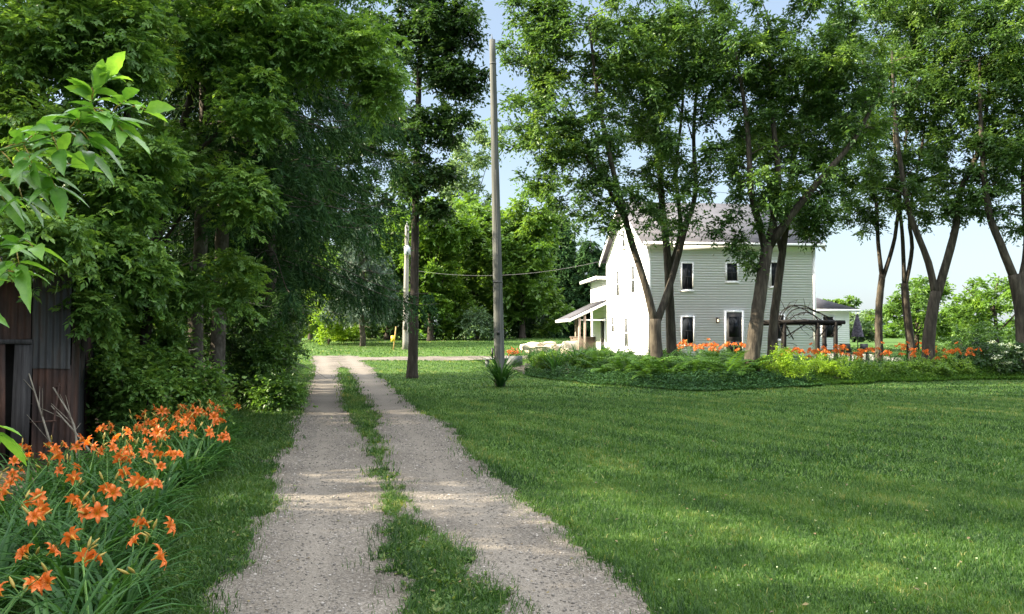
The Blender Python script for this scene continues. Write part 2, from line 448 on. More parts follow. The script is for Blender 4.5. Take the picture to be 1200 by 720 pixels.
def verge(y):
    """x of the line where the left verge turns into woodland floor"""
    y = np.asarray(y, float)
    return drive_mid(y) - 1.28 - .55 - .085 * np.clip(y - 4, 0, 12) + .6 * sstep(20, 34, y)


# ------------------------------------------------------------------ ground
def axis(fine0, fine1, step, far, grow=1.22):
    a = list(np.arange(fine0, fine1 + 1e-6, step))
    s = step; x = a[-1]
    while x < far: s *= grow; x += s; a.append(x)
    s = step; x = a[0]; pre = []
    while x > -far: s *= grow; x -= s; pre.append(x)
    return np.array(pre[::-1] + a)


def build_ground():
    xs = axis(-16, 24, .35, 900); ys = axis(-4, 70, .35, 900)
    X, Y = np.meshgrid(xs, ys)
    Z = H(X, Y)
    far = np.hypot(X, Y)
    Z = np.where(far > 140, Z * sstep(500, 140, far), Z)
    soil = sstep(.4, -1.2, X - verge(Y) + (fbm(X * 1.2, Y * 1.2, 3) - .5) * 1.5) * sstep(44, 33, Y) * sstep(-22, -16, X)
    V = np.stack([X, Y, Z], -1).reshape(-1, 3)
    nx, ny = len(xs), len(ys)
    i = np.arange((ny - 1) * (nx - 1)); r, c = i // (nx - 1), i % (nx - 1)
    a = r * nx + c
    mb = MB(); mb.add(V, None, np.stack([a, a + 1, a + nx + 1, a + nx], -1), soil.ravel())
    return tag(mb.build('ground', M['ground'], smooth=True), kind='structure')


build_ground()


def build_drive():
    mb = MB()
    for (y0, y1, s) in ((2.2, 9, .05), (9, 18, .09), (18, 36, .16), (36, 47, .2)):
        xlo = float(drive_mid(y1)) - 2.2; xhi = float(drive_mid(y0)) + 2.2
        if y1 > 36: xhi = 5.6; xlo = -20
        xs = np.arange(xlo, xhi, s); n = max(2, int(round((y1 - y0) / s)))
        ys = y0 + (y1 - y0) * np.arange(n + 1) / n
        X, Y = np.meshgrid(xs, ys)
        J = np.full(X.shape, s * .32); J[0] = 0; J[-1] = 0
        X = X + (rng.random(X.shape) - .5) * J * 2; Yj = Y + (rng.random(X.shape) - .5) * J * 2
        D = drive_in(X, Yj)
        d = X - drive_mid(Yj)
        rut = .012 * np.cos((np.abs(d) - .75) * 3.2)
        Z = H(X, Yj) + .012 - rut * .5
        V = np.stack([X, Yj, Z], -1).reshape(-1, 3)
        nx = len(xs)
        i = np.arange(n * (nx - 1)); r, c = i // (nx - 1), i % (nx - 1)
        a = r * nx + c
        q = np.stack([a, a + 1, a + nx + 1, a + nx], -1)
        keep = D.ravel()[q].mean(1) > 0
        q = q[keep]
        u, inv = np.unique(q, return_inverse=True)
        tr = np.exp(-((np.abs(d + .12 * (fbm(X * .3, Yj * .3, 12) - .5)) - .72) / .26) ** 2) * (.55 + .7 * fbm(X * .8, Yj * .5, 19))
        mb.add(V[u], None, inv.reshape(-1, 4), np.clip(tr.ravel()[u], 0, 1))
    tag(mb.build('driveway', M['gravel'], smooth=True), kind='structure')


build_drive()


def poly_sheet(name, P, mat, lift, step=.4):
    x0, y0 = P.min(0); x1, y1 = P.max(0)
    xs = np.arange(x0, x1 + step, step); ys = np.arange(y0, y1 + step, step)
    X, Y = np.meshgrid(xs, ys); Z = H(X, Y) + lift
    nx = len(xs); i = np.arange((len(ys) - 1) * (nx - 1)); r, c = i // (nx - 1), i % (nx - 1); a = r * nx + c
    q = np.stack([a, a + 1, a + nx + 1, a + nx], -1)
    k = (in_poly(X, Y, P) & in_poly(X, Y - .4, P)).ravel()[q].mean(1) > .6
    u, inv = np.unique(q[k], return_inverse=True)
    mb = MB(); mb.add(np.stack([X, Y, Z], -1).reshape(-1, 3)[u], None, inv.reshape(-1, 4))
    return tag(mb.build(name, mat, smooth=True), kind='structure')


poly_sheet('bed_soil', bed_poly, M['mulch'], .03, .2)
poly_sheet('patio', np.array([(14.5, 37.5), (20.5, 37.5), (21.5, 46), (15.5, 46)]), M['patio'], .03)

# pebbles lying on the drive near the viewer
def build_pebbles():
    n = 60000
    y = 3.2 + 12 * rng.random(n) ** 1.7; x = drive_mid(y) + (rng.random(n) - .5) * 3.0
    dd = np.abs(np.abs(x - drive_mid(y)) - .72)
    k = (drive_in(x, y) > -.10) & (rng.random(n) < .25 + 2.2 * dd); x, y = x[k], y[k]; n = len(x)
    s = (.0025 + .0085 * rng.random(n) ** 3.2) * (1 + .05 * (y - 3))
    base = np.array([(1, 0, 0), (0, 1, 0), (-1, 0, 0), (0, -1, 0), (0, 0, 1), (.72, .7, .35), (-.7, .72, .35), (-.7, -.72, .35), (.7, -.72, .35)], float)
    f = [(0, 5, 8), (1, 6, 5), (2, 7, 6), (3, 8, 7), (4, 5, 6), (4, 6, 7), (4, 7, 8), (4, 8, 5), (0, 1, 5), (1, 2, 6), (2, 3, 7), (3, 0, 8)]
    a = rng.random(n) * 6.28
    B = base[None] * (.7 + .6 * rng.random((n, 1, 3))) * s[:, None, None] * (1 + .25 * (rng.random((n, 9, 1)) - .5))
    B[..., 2] *= .75
    ca, sa = np.cos(a)[:, None], np.sin(a)[:, None]
    P = np.stack([B[..., 0] * ca - B[..., 1] * sa, B[..., 0] * sa + B[..., 1] * ca, B[..., 2]], -1)
    P += np.stack([x, y, H(x, y) + .008], -1)[:, None]
    Fx = np.array(f)[None] + 9 * np.arange(n)[:, None, None]
    mb = MB(); mb.add(P.reshape(-1, 3), Fx.reshape(-1, 3), None, np.repeat(rng.random(n), 9))
    tag(mb.build('gravel', M['pebble']), 'loose pale limestone gravel on the driveway', 'gravel', kind='stuff')


build_pebbles()

# ------------------------------------------------------------------ grass
def blades(mb, x, y, h, w, lean, tint, segs=2, z=None):
    n = len(x)
    z = H(x, y) if z is None else z
    a = rng.random(n) * 2 * PI
    ca, sa = np.cos(a), np.sin(a)
    b = rng.random(n) * 2 * PI
    l = lean * h * (.3 + rng.random(n))
    lx, ly = np.cos(b) * l, np.sin(b) * l
    P0 = np.stack([x, y, z - .005], -1); S = np.stack([ca, sa, np.zeros(n)], -1) * (w / 2)[:, None]
    P1 = P0 + np.stack([lx * .35, ly * .35, h * .62], -1)
    P2 = P0 + np.stack([lx, ly, h * (1 - .25 * lean)], -1)
    V = np.stack([P0 - S, P0 + S, P1 + S * .8, P1 - S * .8, P2], 1)
    o = 5 * np.arange(n)[:, None]
    mb.add(V.reshape(-1, 3), np.array([[3, 2, 4]]) + o, np.array([[0, 1, 2, 3]]) + o, np.repeat(np.clip(tint, 0, 1), 5))


def lawn_tint(x, y):
    t = .32 + (fbm(x * .5, y * .5, 61) - .5) * .55 + (fbm(x * 4, y * 4, 71, 3) - .5) * .35
    s = np.sin((x * .80 + .42 * y + .25 * (fbm(x * .2, y * .2, 3) - .5)) * 2 * PI / .95)
    t = t + (.06 + .09 * fbm(x * .4, y * .4, 17)) * np.sign(s) * np.minimum(1, np.abs(s) * 2)
    dry = sstep(.56, .72, fbm(x * .8 + 9, y * .8, 81)) + .8 * sstep(.62, .75, fbm(x * 5 + 9, y * 5, 83, 2))
    return t + .22 * dry


def scatter(n, y0, y1, power, xr=1.15, xl=.75):
    y = (y0 ** power + (y1 ** power - y0 ** power) * rng.random(n)) ** (1 / power)
    x = (-xl + (xl + xr) * rng.random(n)) * y
    return x, y


def keep_lawn(x, y):
    k = drive_in(x, y) < -.03 + .30 * rng.random(len(x)) ** 5
    k &= ~(in_poly(x, y, bed_poly) & in_poly(x, y - .5, bed_poly))
    k &= x > verge(y) - .3 - 1.0 * (y > 33)
    hx, hy = x - 6.58, y - 37
    c, s = math.cos(math.radians(6)), math.sin(math.radians(6))
    lx, ly = hx * c + hy * s, -hx * s + hy * c
    k &= ~((lx > -2) & (lx < 9) & (ly > -.5) & (ly < 14))
    return k


def build_grass():
    mb = MB()
    # fine mown turf, thinning with distance while the blades widen
    for (n, y0, y1, pw, hh, ww) in ((285000, 3.0, 8.5, 1.25, .052, .0050), (300000, 8.5, 20, 1.2, .055, .0095), (180000, 20, 40, 1.1, .06, .020), (70000, 38, 66, 1.2, .085, .045)):
        x, y = scatter(n, y0, y1, pw)
        k = keep_lawn(x, y)
        x, y = x[k], y[k]; n = len(x)
        e = np.abs(drive_in(x, y)); edge = sstep(.35, .0, e) * (y < 30)
        m = np.abs(x - drive_mid(y)) < 1.0
        h = hh * (.55 + .8 * rng.random(n)) * (1 + .6 * edge) * np.where(m, 1.05, 1.0) * (.75 + .5 * fbm(x * 1.5, y * 1.5, 91))
        t = lawn_tint(x, y) + (rng.random(n) - .5) * .42 + .5 * (rng.random(n) < .04) - .04 * edge
        blades(mb, x, y, h, ww * (.7 + .6 * rng.random(n)), .75, t)
    tag(mb.build('lawn_grass', M['grass']), 'short mown green lawn grass beside the gravel drive', 'grass', kind='stuff')
    # rough unmown grass and weeds on the left verge
    mb = MB()
    n = 90000
    y = 3.2 + (36 - 3.2) * rng.random(n) ** 1.6
    vx = verge(y); dm = drive_mid(y) - 1.15
    x = vx - .7 + (dm - vx + .7) * rng.random(n)
    k = drive_in(x, y) < -.03 + .34 * rng.random(n) ** 4; x, y = x[k], y[k]; n = len(x)
    q = sstep(.1, -.9, x - verge(y) - .5)
    h = (.035 + .07 * rng.random(n) + q * (.15 + .50 * rng.random(n)) * sstep(9, 13, y)) * (.7 + .6 * fbm(x, y, 14))
    blades(mb, x, y, h, .0065 * (1 + .07 * y) * (.7 + .6 * rng.random(n)), .7, (.32 + .22 * q * sstep(9, 13, y)) + (fbm(x, y, 15) - .5) * .6 + (rng.random(n) - .5) * .35)
    tag(mb.build('verge_grass', M['grass']), 'longer rough green grass on the verge under the trees', 'grass', kind='stuff')


build_grass()

# small broad-leaved weeds on the drive edges and in its middle
def leaf_quads(mb, P, D, Nn, L, Wd, tint, fold=.18, mid=.42):
    """one folded lozenge leaf for each row; P base, D direction, Nn face normal (any, made perpendicular)"""
    D = D / (np.linalg.norm(D, axis=1)[:, None] + 1e-9)
    S = np.cross(D, Nn); S /= np.linalg.norm(S, axis=1)[:, None] + 1e-9
    U = np.cross(S, D)
    n = len(P)
    L = np.broadcast_to(np.asarray(L, float), (n,))[:, None]; Wd = np.broadcast_to(np.asarray(Wd, float), (n,))[:, None]
    C = P + D * L * mid
    V = np.stack([P, C + S * Wd / 2 + U * Wd * fold, P + D * L - U * L * .08, C - S * Wd / 2 + U * Wd * fold], 1)
    o = 4 * np.arange(n)[:, None]
    mb.add(V.reshape(-1, 3), np.concatenate([np.array([[0, 2, 1]]) + o, np.array([[0, 3, 2]]) + o]), None, np.repeat(np.clip(tint, 0, 1), 4))


def unit(n):
    v = rng.normal(size=(n, 3)); return v / (np.linalg.norm(v, axis=1)[:, None] + 1e-9)


def build_weeds():
    n = 16000
    y = 3.2 + 13 * rng.random(n) ** 1.4; x = drive_mid(y) + (rng.random(n) - .5) * 4.0
    e = drive_in(x, y); k = (e < .05) & (e > -.5) & (rng.random(n) < .35 + .6 * (fbm(x * 2.5, y * 2.5, 44) > .5)) & (x < drive_mid(y) + 1.0)
    x, y = x[k], y[k]; n = len(x)
    z = H(x, y)
    per = 4
    x, y, z = (np.repeat(a, per) for a in (x, y, z))
    m = len(x)
    a = rng.random(m) * 6.28; el = .25 + .7 * rng.random(m)
    D = np.stack([np.cos(a) * np.cos(el), np.sin(a) * np.cos(el), np.sin(el)], -1)
    Nn = np.tile([0, 0, 1.], (m, 1))
    P = np.stack([x + .01 * np.cos(a), y + .01 * np.sin(a), z + .01 + .02 * rng.random(m)], -1)
    mb = MB(); leaf_quads(mb, P, D, Nn, .022 + .028 * rng.random(m), .012 + .014 * rng.random(m), .35 + .5 * rng.random(m))
    tag(mb.build('drive_weeds', M['grass']), 'low broad leaved weeds along the gravel edges and middle strip', 'weeds', kind='stuff')


build_weeds()

def build_litter():
    n = 420
    y = 3.4 + 16 * rng.random(n) ** 1.4; x = -3.6 * y / 12 + (rng.random(n) * 1.1 - .1) * y * .9
    z = H(x, y) + np.where(drive_in(x, y) > 0, .018, .045)
    a = rng.random(n) * 6.28
    mb = MB(); leaf_quads(mb, np.stack([x, y, z], -1), np.stack([np.cos(a), np.sin(a), .15 * rng.normal(size=n)], -1), np.array([0, 0, 1.]) + rng.normal(size=(n, 3)) * .3, .02 + .03 * rng.random(n), .012 + .015 * rng.random(n), rng.random(n))
    tag(mb.build('leaf_litter', M['litter']), 'small fallen brown leaves scattered over the lawn and gravel', 'fallen leaves', kind='stuff')
    n = 170
    y = 3.8 + 15 * rng.random(n) ** 1.3; x = (rng.random(n) * 1.0 - .15) * y * .75
    k = keep_lawn(x, y) & (fbm(x * .5, y * .5, 77) > .5); x, y = x[k], y[k]; n = len(x)
    P = np.repeat(np.stack([x, y, H(x, y) + .055], -1), 5, 0); m = len(P)
    mb = MB(); leaf_quads(mb, P, unit(m) + np.array([0, 0, .4]), unit(m), .009, .005, .5 * rng.random(m))
    tag(mb.build('clover_blossoms', M['petal_white']), 'tiny white clover blossoms dotted through the lawn', 'clover', kind='stuff')


build_litter()

# ------------------------------------------------------------------ trees
def smooth_path(P, step=.35):
    P = np.asarray(P, float)
    if len(P) < 3:
        n = max(2, int(np.linalg.norm(P[-1] - P[0]) / step) + 1)
        return P[0] + (P[-1] - P[0]) * np.linspace(0, 1, n)[:, None]
    Q = np.vstack([2 * P[0] - P[1], P, 2 * P[-1] - P[-2]])
    out = []
    for i in range(1, len(Q) - 2):
        p0, p1, p2, p3 = Q[i - 1:i + 3]
        n = max(1, int(np.linalg.norm(p2 - p1) / step))
        for t in np.arange(n) / n:
            out.append(.5 * ((2 * p1) + (-p0 + p2) * t + (2 * p0 - 5 * p1 + 4 * p2 - p3) * t * t + (-p0 + 3 * p1 - 3 * p2 + p3) * t ** 3))
    out.append(P[-1])
    return np.array(out)


def blob_points(blobs):
    """cluster centres: blobs are (centre xyz, radii xyz, count)"""
    out = []
    for c, r, n in blobs:
        d = unit(n); rad = rng.random(n) ** .42
        out.append(np.asarray(c) + d * rad[:, None] * np.asarray(r))
    return np.concatenate(out)


def pixblob(px, py, D, rx, ry, n, depth=1.0):
    c = W(px, py, D); return (c, (rx * D / F, depth * .5 * (rx + ry) * D / F, ry * D / F), n)


def foliage(mb, C, rad, twigs, lpt, ll, lw, flat=.7, droop=.25, tint0=.45, tvar=.22, compound=0, sun=None):
    """sprays of leaves on short twigs around every cluster centre"""
    n = len(C)
    rad = np.broadcast_to(np.asarray(rad, float), (n,))
    ct = tint0 + (rng.random(n) - .5) * 2 * tvar
    d = unit(n * twigs).reshape(n, twigs, 3); d[..., 2] = d[..., 2] * flat + .1
    d /= np.linalg.norm(d, axis=2)[..., None]
    tl = rad[:, None] * (.55 + .6 * rng.random((n, twigs)))
    s = (np.arange(lpt) + .6) / lpt
    s = s[None, None] * np.ones((n, twigs, 1)) + (rng.random((n, twigs, lpt)) - .5) * .5 / lpt
    P = C[:, None, None] + d[:, :, None] * (tl[:, :, None] * s)[..., None]
    P[..., 2] -= droop * rad[:, None, None] * s ** 2
    P += (rng.random(P.shape) - .5) * .12 * rad[:, None, None, None]
    side = np.cross(d, np.array([0, 0, 1.])); side /= np.linalg.norm(side, axis=2)[..., None] + 1e-9
    sg = np.where(np.arange(lpt) % 2 == 0, 1, -1)[None, None, :, None]
    D = d[:, :, None] * .7 + side[:, :, None] * sg * .75 + rng.normal(size=P.shape) * .32
    D[..., 2] -= droop * 1.1
    T = np.broadcast_to(ct[:, None, None], P.shape[:3]) + (rng.random(P.shape[:3]) - .5) * .3
    P = P.reshape(-1, 3); D = D.reshape(-1, 3); T = T.ravel()
    Nn = np.array([0, 0, 1.]) + rng.normal(size=P.shape) * .55
    m = len(P)
    if compound:
        D /= np.linalg.norm(D, axis=1)[:, None] + 1e-9
        S = np.cross(D, Nn); S /= np.linalg.norm(S, axis=1)[:, None] + 1e-9
        L = ll * (.75 + .5 * rng.random(m))
        for (off, sd, sc) in [(1.0, 0, 1.1), (.75, .9, .95), (.75, -.9, .95), (.25, 1.1, .8), (.25, -1.1, .8)][:compound]:
            DD = D + S * sd; DD = DD + rng.normal(size=DD.shape) * .12; DD[:, 2] -= .12
            leaf_quads(mb, P + D * (L * off)[:, None], DD, Nn, L * sc, L * sc * lw / ll * (.8 + .4 * rng.random(m)), T + (rng.random(m) - .5) * .1)
    else:
        leaf_quads(mb, P, D, Nn, ll * (.7 + .6 * rng.random(m)), lw * (.7 + .6 * rng.random(m)), T)


def skeleton(limbs, centres, mb, tip=.012, ksides=7, step=.4, maxr=.11):
    """limbs: (points, r0, r1). Branches grow from the limbs to every leaf cluster."""
    nodes, nrad, parent = [], [], []
    for li, (P, r0, r1) in enumerate(limbs):
        Q = smooth_path(P, step if li or r0 < .12 else .2)
        R = r0 + (r1 - r0) * np.linspace(0, 1, len(Q)) ** .9
        if li == 0 and r0 > .12: R = R * (1 + .45 * np.exp(-np.linalg.norm(Q - Q[0], axis=1) / .32))
        mb.tube(Q, R, 10 if r0 > .12 else ksides, lump=.10)
        k = max(0, int(len(Q) * (.35 if len(limbs) > 1 or r0 > .1 else .1)))
        for i in range(k, len(Q)):
            nodes.append(Q[i]); nrad.append(R[i])
    nodes = list(nodes)
    A = np.array(nodes); nr = list(nrad)
    dist = np.array([np.min(np.linalg.norm(A - c, axis=1)) for c in centres])
    chains = []
    for ci in np.argsort(dist):
        c = centres[ci]
        dv = c - A
        cost = np.linalg.norm(dv, axis=1) + 1.1 * np.clip(A[:, 2] - c[2] + .15, 0, None)
        j = int(np.argmin(cost)); p = A[j]
        L = np.linalg.norm(c - p)
        if L < .12: continue
        n = max(3, int(L / .35) + 1)
        t = np.linspace(0, 1, n)[:, None]
        mid = (p + c) / 2 + rng.normal(size=3) * L * .10 + np.array([0, 0, .10 * L])
        Q = (1 - t) ** 2 * p + 2 * t * (1 - t) * mid + t * t * c
        r0 = min(nr[j] * .62, maxr, .012 + .011 * L + tip); r1 = min(tip, r0)
        R = r0 + (r1 - r0) * t[:, 0]
        mb.tube(Q, R, 5 if r0 > .03 else 3, cap=False)
        A = np.vstack([A, Q[1:]]); nr.extend(R[1:])
    return A


def tree(name, label, base, limbs, blobs, leafmat, barkmat, rad=.6, twigs=12, lpt=9, ll=.13, lw=.06, cat='tree', group=None, flat=.75, droop=.25, tint0=.45, tvar=.2, compound=0, tip=.012, more=1.0, airy=None):
    blobs = [(c, r, int(n * more)) for c, r, n in blobs]
    e = empty(name, base, label, cat, group)
    C = blob_points(blobs)
    if airy is not None:      # bare forking limbs under an open lower crown
        C = C[(C[:, 2] > airy) | (rng.random(len(C)) > .33)]
    tb = MB(); skeleton(limbs, C, tb, tip)
    # root flare
    t = tb.build('trunk', barkmat, e, True, base)
    lb = MB(); foliage(lb, C, rad * (.75 + .5 * rng.random(len(C))), twigs, lpt, ll, lw, flat, droop, tint0, tvar, compound)
    lb.build('crown', leafmat, e, False, base)
    return e


def pp(D, *pts):
    return [W(px, py, D + (q[0] if q else 0)) for (px, py, *q) in pts]


def based(D, px, py):
    p = W(px, py, D); p[2] = Hf(p[0], p[1]) - .03; return p


def limb(D, base, pts, r0, r1):
    P = pp(D, *pts)
    if base is not None: P = [base + np.array([0, 0, -.1])] + P
    return (np.array(P), r0, r1)


ASH = dict(leafmat=M['leaf_ash'], barkmat=M['bark'], rad=.52, twigs=16, lpt=9, ll=.15, lw=.07, more=1.5, tvar=.34, airy=7.6)
# --- the row of trees in the garden bed, left to right
b = based(25.5, 771, 432)
tree('ash_tree', 'forked shade tree furthest left in the bed, in front of the house corner', b,
     [limb(25.5, b, [(770, 425), (768, 400), (768, 374)], .235, .19),
      limb(25.5, None, [(768, 380), (755, 330), (742, 290), (731, 250, -.5), (715, 185, -.8), (700, 110, -1), (690, 20, -1)], .135, .035),
      limb(25.5, None, [(769, 380), (788, 325, .3), (802, 272, .5), (815, 225, .6), (813, 150, .6), (822, 50, .5)], .13, .035),
      limb(25.5, None, [(733, 260, -.5), (700, 200, -.5), (660, 160, -.5), (625, 130, -.5)], .07, .025)],
     [pixblob(645, 145, 25, 62, 58, 44), pixblob(628, 45, 25, 48, 60, 34), pixblob(700, 60, 25, 85, 70, 58), pixblob(690, 175, 25, 52, 48, 30),
      pixblob(690, 232, 25, 50, 24, 14), pixblob(770, 90, 25.6, 60, 90, 50), pixblob(720, -60, 25, 130, 60, 55), pixblob(790, 210, 25.6, 40, 60, 20), pixblob(640, 205, 25, 35, 22, 10), pixblob(735, 215, 24.6, 40, 36, 8), pixblob(760, 262, 24.8, 34, 20, 6), pixblob(812, 250, 25, 26, 30, 5), pixblob(690, 258, 24.6, 40, 16, 6)], **ASH)
b = based(28.5, 787, 421)
tree('ash_tree', 'straight dark trunk standing close behind the left forked tree at the house', b,
     [limb(28.5, b, [(787, 415), (785, 360), (782, 300), (776, 240), (770, 165), (762, 70)], .21, .045),
      limb(28.5, None, [(783, 320), (797, 270), (792, 200), (800, 120), (798, 30)], .1, .03)],
     [pixblob(760, 120, 28.5, 55, 75, 32), pixblob(800, 40, 28.5, 65, 65, 40), pixblob(775, 215, 28.5, 40, 45, 20)], tint0=.32, **ASH)
b = based(25, 880, 436)
tree('ash_tree', 'thick sunlit trunk with a golden limb reaching right over the house front', b,
     [limb(25, b, [(881, 425), (885, 390), (892, 335), (900, 285)], .26, .18),
      limb(25, None, [(898, 300), (890, 262), (880, 225, -.3), (876, 150, -.5), (862, 60, -.5)], .13, .04),
      limb(25, None, [(900, 290), (912, 215), (905, 130), (900, 20)], .13, .04),
      limb(25, None, [(899, 292), (916, 268, -.2), (940, 236, -.4), (968, 203, -.6), (1000, 165, -.8), (1030, 110, -.8)], .145, .045)],
     [pixblob(850, 70, 25, 70, 75, 50), pixblob(905, 100, 25, 60, 75, 46), pixblob(960, 60, 25, 75, 75, 52), pixblob(860, 200, 25, 50, 45, 26),
      pixblob(1000, 120, 24.6, 55, 55, 34), pixblob(905, -55, 25, 140, 55, 60), pixblob(930, 210, 25, 45, 48, 20), pixblob(855, 262, 24.8, 36, 20, 8), pixblob(905, 235, 24.6, 36, 26, 6), pixblob(876, 305, 25, 16, 40, 6, .6)], **ASH)
b = based(28, 905, 414)
tree('ash_tree', 'dark leaning trunk right behind the thick sunlit trunk, beside the arbor', b,
     [limb(28, b, [(905, 408), (908, 365), (915, 310), (922, 258), (931, 180), (950, 70)], .19, .045),
      limb(28, None, [(917, 300), (905, 250), (897, 180), (890, 100)], .1, .03)],
     [pixblob(930, 150, 28, 55, 60, 34), pixblob(960, 235, 28, 38, 42, 22), pixblob(985, 160, 28, 50, 50, 26), pixblob(945, 265, 27.6, 34, 26, 12), pixblob(930, 250, 27.6, 40, 30, 10), pixblob(890, 170, 28, 40, 60, 22)], tint0=.32, **ASH)
b = based(31, 1030, 406)
tree('ash_tree', 'slim Y forked trunk standing against open sky right of the arbor', b,
     [limb(31, b, [(1030, 400), (1030, 360), (1034, 322)], .165, .125),
      limb(31, None, [(1034, 328), (1029, 285), (1027, 240), (1018, 150), (1010, 60)], .09, .03),
      limb(31, None, [(1034, 328), (1046, 290), (1051, 262), (1060, 180), (1070, 70)], .09, .03)],
     [pixblob(1010, 205, 31, 50, 42, 28), pixblob(1030, 110, 31, 65, 70, 44), pixblob(1050, 10, 31, 85, 60, 46), pixblob(985, 250, 31, 32, 22, 12), pixblob(1040, 225, 31, 45, 26, 14), pixblob(1010, 255, 30.6, 22, 18, 6)], tint0=.38, **ASH)
b = based(31, 1068, 408)
tree('ash_tree', 'narrow twin stemmed trunk in the middle of the right group', b,
     [limb(31, b, [(1067, 403), (1062, 360), (1060, 332)], .17, .14),
      limb(31, None, [(1060, 336), (1057, 270), (1050, 200), (1045, 90)], .09, .03),
      limb(31, None, [(1061, 336), (1069, 290), (1066, 250), (1082, 160), (1090, 60)], .09, .03)],
     [pixblob(1065, 190, 31, 50, 50, 30), pixblob(1090, 100, 31, 60, 70, 42), pixblob(1110, 10, 31, 80, 60, 44), pixblob(1085, 235, 31, 40, 25, 12)], tint0=.36, **ASH)
b = based(29, 1087, 413)
tree('ash_tree', 'stout pale trunk forking low, nearest of the right group behind the orange lilies', b,
     [limb(29, b, [(1088, 405), (1091, 375), (1097, 342)], .25, .19),
      limb(29, None, [(1097, 350), (1088, 308), (1070, 262), (1062, 232), (1050, 150), (1045, 60)], .14, .04),
      limb(29, None, [(1097, 350), (1110, 305), (1120, 265), (1125, 225), (1150, 165), (1165, 50)], .17, .04)],
     [pixblob(1140, 180, 29, 60, 55, 36), pixblob(1120, 90, 29, 80, 70, 52), pixblob(1175, 110, 28.5, 60, 60, 44), pixblob(1100, -20, 29, 110, 55, 50), pixblob(1050, 215, 29, 45, 30, 16), pixblob(1110, 240, 29, 42, 24, 14), pixblob(1145, 245, 29, 35, 28, 12)], **ASH)
b = based(28, 1200, 408)
tree('ash_tree', 'trunk at the right edge of the lawn leaning left above the white flowered shrub', b,
     [limb(28, b, [(1199, 400), (1196, 360), (1188, 322)], .27, .2),
      limb(28, None, [(1190, 330), (1172, 285), (1158, 245), (1150, 160), (1148, 70)], .16, .04),
      limb(28, None, [(1194, 345), (1204, 290), (1200, 200), (1212, 80)], .17, .05)],
     [pixblob(1200, 180, 28, 60, 50, 40), pixblob(1230, 70, 28, 90, 80, 60), pixblob(1170, 30, 28, 80, 60, 46), pixblob(1210, 255, 28, 40, 25, 16), pixblob(1155, 235, 28, 35, 25, 12)], tint0=.4, **ASH)

# --- the lone tree right of the drive
b = based(27.7, 483, 446)
tree('maple_tree', 'single straight dark trunk between the drive and the tall bare pole', b,
     [limb(27.7, b, [(483, 440), (485, 380), (486, 300), (488, 200), (491, 100), (495, 0), (498, -80)], .19, .06)],
     [pixblob(528, 25, 27, 42, 36, 34), pixblob(535, 92, 27, 36, 24, 28), pixblob(470, 50, 27.7, 70, 80, 60), pixblob(515, 150, 27, 40, 26, 22), pixblob(495, 205, 27.3, 42, 24, 22),
      pixblob(455, 150, 28, 50, 40, 26), pixblob(500, -50, 27.7, 75, 45, 40), pixblob(510, 245, 27.3, 22, 10, 7)],
     M['leaf_dark'], M['bark_dark'], rad=.55, twigs=17, lpt=9, ll=.16, lw=.09, flat=.6, tint0=.5, more=1.45)


